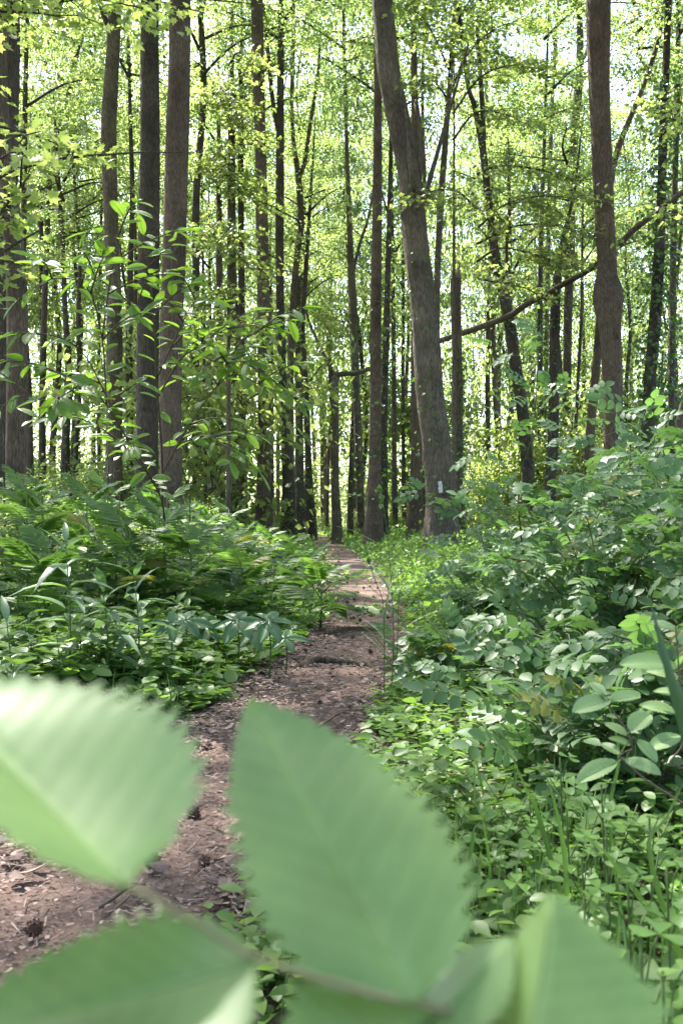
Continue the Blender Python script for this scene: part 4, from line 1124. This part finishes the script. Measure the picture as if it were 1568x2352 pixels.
for i, (px, py, nfl, sz, lab) in enumerate(((425, 1425, 6, .15, 'glossy palmate plant at the left end of the dark palmate row'), (470, 1440, 7, .155, 'large glossy palmate plant with white sheen'), (545, 1425, 6, .15, 'dark green palmate plant in the middle of its row'),
        (580, 1450, 5, .14, 'palmate plant just right of the dark green one'), (617, 1425, 6, .14, 'palmate plant with pale sheen near the path side'), (655, 1465, 5, .12, 'small pale five-leaflet plant at the path end of the row'), (390, 1430, 5, .12, 'small palmate plant half hidden behind the leafy stalks'))):
    d = 5.3 - .10 * i + (.3 if i % 2 else 0)
    top = P(px, py, d); root = thing('palmate_plant', lab, 'plant', (top[0], d, float(ground_z(top[0], d))), 'palmate plants of the left bank')
    h = top[2] - root.location.z
    q = Geo(); tube(q, [[0, 0, -.03], [.01, .01, h * .6], [0, 0, h]], [.005, .004, .003], 5); link('stem', q.mesh('stem', [M['stem']]), root)
    tilt = np.array([rr.normal(0, .2), -.6 + rr.normal(0, .15), 1.0])
    for j in range(nfl):
        a = rr.uniform(0, .3) + j / nfl * 6.28
        link('leaflet', PALM[1], root, mw=frame_matrix((0, 0, h), (math.cos(a), math.sin(a), -.12 + .6 * math.sin(a)), tilt, sz * rr.uniform(.8, 1.1)))

# ------------------------------------------------------------------ clover plants, bramble, grass at the bottom right
def trefoil():
    g = Geo()
    H = t_blade([(0, 0), (.25, .16), (.55, .36), (.82, .46), (.97, .34), (.9, 0)], .2, .1)
    for a in (0, 2.09, 4.19):
        scatter(g, H, [[0, 0, 0]], np.array([[math.sin(a), math.cos(a), .12]]), np.array([[0, 0, 1.0]]), 1.0, .55)
    return g.mesh('leaf', [M['clover']])
TREF = trefoil()
rr = np.random.default_rng(150)
clv = [(1285, 1740, 1.75, .022), (1215, 1835, 1.9, .02), (1470, 2150, .92, .026), (1420, 2290, .86, .024), (1335, 1965, 1.5, .02), (1255, 1900, 1.8, .02), (1120, 1910, 2.0, .021), (1175, 1960, 1.85, .02), (1300, 1860, 1.7, .02),
       (1390, 1900, 1.5, .02), (1085, 1975, 1.9, .02), (1230, 2010, 1.6, .02), (1440, 2010, 1.25, .021), (1520, 2230, .85, .024), (1340, 2060, 1.4, .02), (1150, 1850, 2.1, .02), (1530, 1990, 1.2, .022), (1490, 1880, 1.4, .02), (1050, 1870, 2.2, .02), (1380, 1800, 1.7, .02)]
CL = ['tall clover with three bright leaf clusters below the serrated bramble leaves', None, 'big-leaved clover close by at the right edge of the bottom corner', 'clover just above the bottom right corner']
for i, (px, py, d, sz) in enumerate(clv):
    top = P(px, py, d); z0 = float(ground_z(top[0], d)); h = max(.06, top[2] - z0)
    root = thing('clover', (CL[i] if i < 4 and CL[i] else 'small bright clover in the sunlit patch right of the big leaves'), 'clover', (top[0], d, z0), 'clovers of the sunlit corner')
    q = Geo(); tube(q, smooth_path([[.02, 0, -.02], [.01, .01, h * .5], [0, 0, h]], .04), .0016, 5); link('stem', q.mesh('stem', [M['stem']]), root)
    for j in range(6 if i < 5 else 4):
        a = j * 2.4 + rr.uniform(0, .6); rad = (.015 + .018 * j) * (sz / .02); z = h - .018 * j * (sz / .02)
        e = np.array([math.cos(a) * rad, math.sin(a) * rad * .8, max(.03, z)])
        q = Geo(); tube(q, [[.004, 0, max(.0, z - .05)], e * np.array([.6, .6, 1]) - np.array([0, 0, .012]), e], .0009, 4); lf = link('leaf_stalk', q.mesh('leaf_stalk', [M['stem']]), root)
        link('leaf', TREF, lf, mw=frame_matrix(e, (math.cos(a + 1), math.sin(a + 1), 0), (rr.normal(0, .25), -.35 + rr.normal(0, .2), 1), sz * rr.uniform(.8, 1.15)))

BR = [big_leaf_mesh(820 + k, 'bramble', (.30, .34, .27)[k], 11, 33, 9) for k in range(3)]
def shoot(name, label, stem_pts, leaves, mesh, cat='bramble', group='serrated bramble shoots', thick=.0025):
    b = np.array(stem_pts[0]); root = thing(name, label, cat, (b[0], b[1], 0), group); b = np.array([b[0], b[1], 0])
    q = Geo(); sp = smooth_path(np.array(stem_pts) - b, .02); tube(q, sp, np.linspace(thick, thick * .5, len(sp)), 6, tint=.5); link('stem', q.mesh('stem', [M['twig']]), root)
    for k, (bx, by, tx, ty, d, dz) in enumerate(leaves):
        p0 = P(bx, by, d) - b; p1 = P(tx, ty, d + dz) - b
        near = sp[np.argmin(np.linalg.norm(sp - p0, axis=1))]
        v = p1 - p0
        q = Geo(); tube(q, [near, (near + p0) / 2 + np.array([0, 0, .004]), p0], .0010, 4); st = link('leaf_stalk', q.mesh('leaf_stalk', [M['stem']]), root)
        link('leaf', mesh[k % 3], st, mw=frame_matrix(p0, v, (.1 * math.sin(k * 2), -.55, 1), np.linalg.norm(v)))
    return root
shoot('bramble', 'shoot with pale sunlit serrated leaves at the right edge above the clover', [(1.02, 1.55, -.03), (.93, 1.52, .12), P(1480, 1790, 1.5), P(1452, 1720, 1.48), P(1440, 1680, 1.47), P(1400, 1625, 1.46), P(1380, 1600, 1.46)],
      [(1388, 1598, 1355, 1560, 1.46, .03), (1400, 1608, 1316, 1625, 1.46, -.02), (1405, 1612, 1470, 1585, 1.46, .04), (1425, 1650, 1392, 1640, 1.47, 0), (1445, 1680, 1492, 1630, 1.47, .03), (1440, 1690, 1388, 1655, 1.47, .02),
       (1448, 1712, 1400, 1690, 1.48, .0), (1462, 1700, 1510, 1745, 1.48, -.03), (1415, 1750, 1325, 1785, 1.44, -.03), (1435, 1745, 1515, 1768, 1.45, -.04), (1420, 1735, 1380, 1700, 1.46, .03)], BR)
shoot('bramble', 'second shoot of serrated leaves cut by the right edge of the photo', [(1.08, 1.65, -.03), (1.05, 1.65, .25), P(1590, 1780, 1.62), P(1575, 1700, 1.6), P(1560, 1560, 1.6), P(1550, 1440, 1.6)],
      [(1560, 1690, 1492, 1712, 1.6, -.03), (1568, 1700, 1600, 1660, 1.6, 0), (1556, 1560, 1480, 1530, 1.6, .03), (1555, 1530, 1430, 1510, 1.6, -.02), (1550, 1640, 1470, 1610, 1.6, .02), (1552, 1450, 1490, 1420, 1.6, .03), (1556, 1480, 1600, 1430, 1.6, 0), (1560, 1600, 1500, 1580, 1.6, .02)], BR)

# broad grass blades at the right edge, close by
def blade(name, label, pts, w, mat='grass', cat='grass', group=None):
    b = np.array(pts[0], float); root = thing(name, label, cat, (b[0], b[1], 0), group); b = np.array([b[0], b[1], 0])
    sp = smooth_path(np.array(pts, float) - b, .02); k = len(sp); tn = unit(np.gradient(sp, axis=0))
    side = unit(np.cross(tn, [0.25, 1.0, .2])); up = np.cross(side, tn)
    ww = w / 2 * np.clip(np.minimum(1, (1 - np.arange(k) / (k - 1)) * 3.2), 0, 1)[:, None]
    V = np.concatenate([sp - side * ww + up * ww * .5, sp, sp + side * ww + up * ww * .5])
    i = np.arange(k - 1)
    g = Geo().add(V, f4=np.concatenate([np.stack([i, i + k, i + k + 1, i + 1], -1), np.stack([i + k, i + 2 * k, i + 2 * k + 1, i + k + 1], -1)]), tint=.25)
    link('blade', g.mesh('blade', [M[mat]]), root); return root
blade('tall_grass', 'broad dark grass blade standing at the right edge, the longer inner one', [(.40, .85, -.02), (.39, .85, .25), P(1600, 1750, .84), P(1540, 1560, .84), P(1488, 1365, .85)], .026, 'blade', group='broad grass blades')
blade('tall_grass', 'broad grass blade at the right edge crossing behind the longer one', [(.43, .9, -.02), (.42, .9, .3), P(1585, 1700, .9), P(1540, 1560, .9), P(1475, 1420, .92)], .018, 'blade', group='broad grass blades')
blade('tall_grass', 'grass blade tip leaning in from the right edge highest up', [(.48, .8, -.02), (.46, .82, .5), P(1640, 1480, .84), P(1590, 1390, .84), P(1525, 1330, .85)], .016, 'blade', group='broad grass blades')
for i, (pts, w, lab) in enumerate((([(.42, 1.7, -.01), P(1240, 1890, 1.68), P(1210, 1820, 1.66), P(1165, 1715, 1.66)], .009, 'pale arching grass blade left of the tall clover'), ([(.62, 1.4, -.01), P(1390, 1960, 1.4), P(1340, 1955, 1.38), P(1290, 2000, 1.36)], .008, 'thin grass blade bowed over the clover patch'),
        ([(.33, 1.5, -.01), P(1300, 2060, 1.5), P(1285, 1900, 1.5), P(1245, 1750, 1.5)], .008, 'upright blue-green grass blade beside the tall clover'), ([(.52, 1.25, -.01), P(1500, 2010, 1.25), P(1530, 1880, 1.25), P(1590, 1760, 1.25)], .007, 'thin green grass blade leaning right at the right edge'),
        ([(.2, 1.9, -.01), P(1080, 1960, 1.9), P(1090, 1900, 1.9), P(1130, 1870, 1.9)], .007, 'short grass blade at the tip side of the large centre leaf'), ([(.5, 1.7, -.01), P(1400, 1900, 1.7), P(1420, 1730, 1.7), P(1380, 1560, 1.72)], .006, 'pale curved grass blade in front of the shaded rose bush'))):
    blade('tall_grass', lab, pts, w, group='grass blades of the sunlit corner')
# tall grass stalks at the right edge of the path
for (pts, lab, hd) in (([(.23, 4.6, -.02), P(903, 1450, 4.6), P(895, 1300, 4.6), P(886, 1200, 4.6), P(868, 1110, 4.6)], 'tall grass stalk with a seed head standing before the reddish brown trunk', True),
                       ([(.19, 4.4, -.02), P(880, 1400, 4.4), P(860, 1330, 4.4), P(835, 1255, 4.4)], 'shorter bending grass stalk left of the tall seed-headed stalk', True), ([(.26, 4.8, -.02), P(912, 1480, 4.8), P(915, 1380, 4.8), P(925, 1320, 4.8)], 'shorter upright grass stalk right of the tall seed-headed stalk', False)):
    b = np.array([pts[0][0], pts[0][1], 0]); root = thing('grass_stalk', lab, 'grass', b, 'tall grass stalks by the path')
    sp = smooth_path(np.array(pts) - b, .04); q = Geo(); tube(q, sp, np.linspace(.0032, .0012, len(sp)), 5); link('stem', q.mesh('stem', [M['stem']]), root)
    if hd:
        n = 46; f = rr.uniform(.91, 1, n); k = (f * (len(sp) - 1)).astype(int); g = Geo()
        scatter(g, RHOMB, sp[k] + rr.normal(0, .006, (n, 3)), unit(sp[-1] - sp[-4])[None] + rr.normal(0, .35, (n, 3)), rr.normal(0, 1, (n, 3)), .02, rr.uniform(.3, .9, n)); link('seed_head', g.mesh('seed_head', [M['grass']]), root)
    for j in range(4):
        k = int(len(sp) * (.15 + .16 * j)); a = rr.uniform(0, 6.28); V, Tt = t_blade([(0, .012), (.3, .014), (.6, .012), (.85, .007), (1, 0)], .5, .5)
        g = Geo(); g.add(V, f3=Tt, tint=.4); link('leaf', g.mesh('leaf', [M['grass']]), root, mw=frame_matrix(sp[k], (math.cos(a) * .8, math.sin(a) * .5, .9), (-math.cos(a), -math.sin(a), .8), .32))

# ------------------------------------------------------------------ litter, cones, twigs and a root on the path
r = np.random.default_rng(170); g = Geo()
n = 42000
ly = 1.2 + 13 * r.beta(1.0, 2.8, n); lx = path_x(ly) + r.normal(0, 1, n) * (path_w(ly) * .85 + .03)
e_ = np.arange(n) % 5 < 3; lx[e_] = (path_x(ly) + np.sign(r.normal(0, 1, n)) * path_w(ly) * r.normal(.85, .22, n))[e_]
lx[:3000] = r.uniform(-2.5, 3, 3000)
# pieces lie on the soil
z = np.where(path_dist(lx, ly) < path_w(ly), .018, .008) + ground_z(lx, ly) + r.uniform(0, .012, n)
CHIP = (np.array([[-.3, 0, 0], [.28, .05, .05], [.2, .9, .03], [-.24, 1, .10]], float), np.array([[0, 1, 2], [0, 2, 3]]))
SLIV = (np.array([[-.04, 0, 0], [.04, 0, .02], [.03, 1, .02], [-.03, 1, .03]], float), np.array([[0, 1, 2], [0, 2, 3]]))
a = r.uniform(0, 6.28, n); d = np.stack([np.cos(a), np.sin(a), r.normal(0, .12, n)], -1); nn = r.normal(0, .25, (n, 3)) + np.array([0, 0, 1]); P3 = np.stack([lx, ly, z], -1)
h_ = n * 6 // 10
scatter(g, CHIP, P3[:h_], d[:h_], nn[:h_], r.uniform(.005, .017, h_) * np.clip(ly[:h_] / 3, 1, 1.6), np.clip(r.beta(2, 2, h_), 0, 1))
scatter(g, SLIV, P3[h_:], d[h_:], nn[h_:], r.uniform(.012, .05, n - h_), np.clip(r.beta(2, 2, n - h_), 0, 1))
k_ = 420; dx_ = np.arange(k_) * 90
scatter(g, OVATE, P3[dx_] + np.array([0, 0, .006]), d[dx_], nn[dx_] * np.where(np.arange(k_) % 2, 1, -1)[:, None], r.uniform(.03, .065, k_), r.uniform(.2, 1, k_))
tag(link('leaf_litter', g.mesh('leaf_litter', [M['litter']], False)), 'brown leaf chips, needles and crumbs strewn on the path', 'leaf litter', kind='stuff')

def seed_ball(seed):
    r = np.random.default_rng(seed); g = Geo(); n = 70
    i = np.arange(n) + .5; ph = np.arccos(1 - 2 * i / n); th = math.pi * (1 + 5 ** .5) * i
    dirs = np.stack([np.cos(th) * np.sin(ph), np.sin(th) * np.sin(ph), np.cos(ph)], -1)
    bv, bf = [], []
    for a in range(7):
        for b in range(10):
            t, p = math.pi * a / 6, 2 * math.pi * b / 10; bv.append([.36 * math.sin(t) * math.cos(p), .36 * math.sin(t) * math.sin(p), .36 * math.cos(t)])
    for a in range(6):
        for b in range(10): bf.append([a * 10 + b, a * 10 + (b + 1) % 10, a * 10 + 10 + (b + 1) % 10, a * 10 + 10 + b])
    g.add(bv, f4=bf, tint=.1)
    scatter(g, (np.array([[-.12, 0, 0], [.12, 0, 0], [.05, .2, .05], [-.02, .24, -.06]], float), np.array([[0, 1, 2], [0, 2, 3]])), dirs * .33, dirs + r.normal(0, .3, (n, 3)), r.normal(0, 1, (n, 3)), r.uniform(.45, .8, n), r.uniform(.2, 1, n))
    return g.mesh('seed_ball', [M['cone']], False)
SB = [seed_ball(900 + k) for k in range(3)]
rr = np.random.default_rng(175)
spec = [(445, 1892, .045), (352, 2010, .05), (80, 2165, .042), (700, 1505, .04), (870, 1590, .04), (560, 1965, .04), (470, 2005, .035), (600, 2040, .045)]
lablist = ['dark seed ball on the sunlit path between the two big leaves', 'reddish crumbling seed ball beside the left big leaf stalk', 'dark seed ball at the lower left of the path', None, None, None, None, None]
for i in range(48):
    if i < len(spec):
        px, py, s = spec[i]; y = CH * FP / (py - HZ); x = (px - 784) / FP * y
    else:
        y = 2.9 + 13 * rr.beta(1, 1.6); x = float(path_x(y)) + rr.normal(0, .5) * float(path_w(y)) * 1.3; s = rr.uniform(.026, .042)
    lab = lablist[i] if i < 8 and lablist[i] else 'small dark spiky seed ball among many lying on the path'
    o = link('seed_ball', SB[i % 3], loc=(x, y, float(ground_z(x, y)) + .012 + s * .36)); o.scale = (s, s, s * .9); o.rotation_euler = (rr.uniform(0, 3), rr.uniform(0, 3), rr.uniform(0, 3))
    tag(o, lab, 'seed ball', 'seed balls on the path')
for i, (x0, y0, x1, y1, w, lab) in enumerate(((230, 2110, 335, 2065, 11, 'dark forked twig lying across the lower left of the path'), (720, 1690, 800, 1655, 9, 'brown stick at the right path edge above the big centre leaf'), (620, 1622, 690, 1610, 5, 'thin pale twig on the sunlit middle of the path'),
        (880, 1535, 935, 1555, 6, 'short twig by the foot of the tall grass stalk'), (250, 2125, 330, 2085, 6, 'thinner twig just below the dark forked twig'), (430, 1980, 470, 1950, 5, 'little twig on the path between the big leaves'), (820, 1420, 880, 1415, 4, 'thin twig lying across the path further up'))):
    ya, yb = CH * FP / (y0 - HZ), CH * FP / (y1 - HZ); A = np.array([(x0 - 784) / FP * ya, ya, .022]); B = np.array([(x1 - 784) / FP * yb, yb, .03])
    sp = smooth_path([A, A * .6 + B * .4 + np.array([.01, .02, .012]), A * .25 + B * .75 + np.array([-.01, 0, .016]), B], .03); q = Geo(); rad = w / 2 / FP * ya
    tube(q, sp - A, np.linspace(rad, rad * .45, len(sp)), 7, .15, i, tint=(.25, .5, .9, .4, .3, .8, .5)[i])
    if i in (0, 1): tube(q, [sp[len(sp) // 2] - A, sp[len(sp) // 2] - A + (B - A) * .25 + np.array([.03, -.05, .02])], [rad * .6, rad * .2], 6, tint=.4)
    tag(link('twig', q.mesh('twig', [M['twig']]), loc=A), lab, 'twig', 'twigs on the path')
ya = CH * FP / (1535 - HZ); A = np.array([(705 - 784) / FP * ya, ya, .01])
q = Geo(); sp = smooth_path([[0, 0, -.03], [.04, .03, .03], [.1, .05, .028], [.22, .04, .015], [.33, .02, .0], [.42, .0, -.03]], .03)
tube(q, sp, np.linspace(.022, .014, len(sp)), 9, .15, 3, tint=.6); tag(link('tree_root', q.mesh('tree_root', [M['bark_grey']]), loc=A), 'smooth grey root humping out of the path surface', 'root')

# ------------------------------------------------------------------ the big leaves close to the camera
def near_leaf_mat():
    m, nt, out = new_mat('near_leaf')
    at = node(nt, 'ShaderNodeAttribute', attribute_name='tint')
    tc = node(nt, 'ShaderNodeTexCoord'); ns = node(nt, 'ShaderNodeTexNoise', Scale=55.0, Detail=4.0); nt.links.new(tc.outputs['Object'], ns.inputs['Vector'])
    mx = node(nt, 'ShaderNodeMix', data_type='RGBA'); mx.inputs[6].default_value = (0.128, 0.222, 0.072, 1); mx.inputs[7].default_value = (0.26, 0.36, 0.13, 1)
    nt.links.new(at.outputs['Fac'], mx.inputs[0])
    mr = node(nt, 'ShaderNodeMapRange'); mr.inputs[3].default_value = .72; mr.inputs[4].default_value = 1.28; nt.links.new(ns.outputs['Fac'], mr.inputs[0])
    mm = node(nt, 'ShaderNodeMix', data_type='RGBA', blend_type='MULTIPLY'); mm.inputs[0].default_value = 1; nt.links.new(mx.outputs[2], mm.inputs[6]); nt.links.new(mr.outputs[0], mm.inputs[7])
    pb = node(nt, 'ShaderNodeBsdfPrincipled', Roughness=.38); nt.links.new(mm.outputs[2], pb.inputs['Base Color'])
    tr = node(nt, 'ShaderNodeBsdfTranslucent'); mt = node(nt, 'ShaderNodeMix', data_type='RGBA', blend_type='MULTIPLY'); mt.inputs[0].default_value = 1; mt.inputs[7].default_value = (1.6, 1.7, .9, 1)
    nt.links.new(mm.outputs[2], mt.inputs[6]); nt.links.new(mt.outputs[2], tr.inputs[0])
    ms = node(nt, 'ShaderNodeMixShader'); ms.inputs[0].default_value = .4; nt.links.new(pb.outputs[0], ms.inputs[1]); nt.links.new(tr.outputs[0], ms.inputs[2]); nt.links.new(ms.outputs[0], out.inputs[0])
    return m
M['near'] = near_leaf_mat()
def near_leaf(root, b, base, tip, right, left, teeth=15, seed=0, label=None, veins=11, bow=.0):
    """base, tip: ends of the midrib; right, left: the widest points of the two halves."""
    base, tip, right, left = [np.asarray(v, float) - b for v in (base, tip, right, left)]
    ax = tip - base; L = np.linalg.norm(ax); u = ax / L
    nt_, ns_ = 120, 31
    tt = np.linspace(0, 1, nt_ + 1)
    prof = lambda t: (np.clip(t, 0, 1) ** .42) * (np.clip(1 - t, 0, 1) ** .92); pm = prof(np.linspace(0, 1, 400)).max()
    V = []; tint = []
    sides = []
    for q in (right, left):
        f = np.dot(q - base, u) / L; sv = (q - (base + ax * f)); sides.append(sv / (prof(f) / pm))
    nr = unit(np.cross(unit(sides[0]), u)); 
    if nr[2] < 0: nr = -nr
    for t in tt:
        w = prof(t) / pm
        for s in np.linspace(-1, 1, ns_):
            sv = sides[0] if s > 0 else sides[1]; m = abs(s)
            ph = (t * teeth - m * .35) % 1
            e = 1 + (m ** 4) * (.6 + .7 * abs(math.sin(math.floor(t * teeth - m * .35) * 2.7 + seed))) * (.23 * ph - .11 + .06 * ((t * teeth * 2.0) % 1))
            vs = (t - .16 * m * w) * veins
            vein = abs(((vs) % 1) - .5) * 2          # 1 on a lateral vein
            groove = -(vein ** 3) * .0007 * L - math.exp(-(m / .06) ** 2) * .008 * L + .004 * L * math.sin(t * 9 + s * 4 + seed)
            sw = .07 * m * w * L
            p = base + ax * t + sv * (m * w * e) + u * sw + nr * (groove + bow * L * (math.sin(t * math.pi) - m * m * w * .4))
            V.append(p); tint.append(.22 + .22 * vein ** 6 + .10 * abs(math.sin((t * 31 + m * 17) * 1.7)) ** 8 + .08 * math.sin(t * 7 + s * 3 + seed) + .5 * math.exp(-(m * w / .045) ** 2))
    ii = (np.arange(nt_)[:, None] * ns_ + np.arange(ns_ - 1)[None]).ravel()
    g = Geo().add(V, f4=np.stack([ii, ii + 1, ii + 1 + ns_, ii + ns_], -1), tint=np.array(tint))
    o = link('leaf', g.mesh('leaf', [M['near']]), root)
    if label: o['label'] = label
    q = Geo(); pts = [base + ax * t + nr * (-.012 * L + bow * L * math.sin(t * math.pi)) for t in np.linspace(0, .97, 12)]
    tube(q, pts, np.linspace(.0009, .0003, 12), 6, tint=.75); link('midrib', q.mesh('midrib', [M['near']]), o)
    return o
nb = np.array([.16, .27, 0.0])
near = thing('elm_shoot', 'leafy shoot with very large blurred serrated leaves across the bottom of the photo', 'shoot', nb)
st = np.array([nb + [0, 0, -.05], nb + [.02, 0, .3], nb + [.01, -.02, .55], P(1330, 2500, .235), P(1150, 2352, .225), P(960, 2308, .215), P(800, 2268, .21), P(590, 2200, .205), P(450, 2120, .20), P(300, 2035, .195)])
q = Geo(); sp = smooth_path(st - nb, .01); tube(q, sp, np.linspace(.0022, .0007, len(sp)), 8, .05, 1, tint=.55); link('stem', q.mesh('stem', [M['near_stem']]), near)
near_leaf(near, nb, P(290, 2032, .195), P(-165, 1560, .235), P(375, 1650, .235), P(75, 1970, .185), 15, 1, 'broad leaf cut by the left edge')
near_leaf(near, nb, P(955, 2300, .213), P(572, 1605, .275), P(1098, 2080, .232), P(572, 2010, .232), 17, 2, 'large pointed centre leaf, paler towards its tip')
near_leaf(near, nb, P(588, 2205, .204), P(-190, 2420, .190), P(330, 2108, .215), P(240, 2620, .165), 16, 3, 'leaf filling the bottom left corner')
near_leaf(near, nb, P(1180, 2640, .20), P(1268, 2048, .222), P(1500, 2330, .205), P(1118, 2300, .232), 14, 4, 'yellow-green leaf at the bottom right, half in shadow')
near_leaf(near, nb, P(1000, 2330, .220), P(640, 2560, .200), P(740, 2205, .222), P(1000, 2560, .19), 14, 5, 'leaf under the stem at the bottom centre')
near_leaf(near, nb, P(1000, 2345, .218), P(1175, 2150, .228), P(1150, 2310, .216), P(1040, 2200, .235), 9, 6, 'small bright leaf behind the base of the centre leaf')
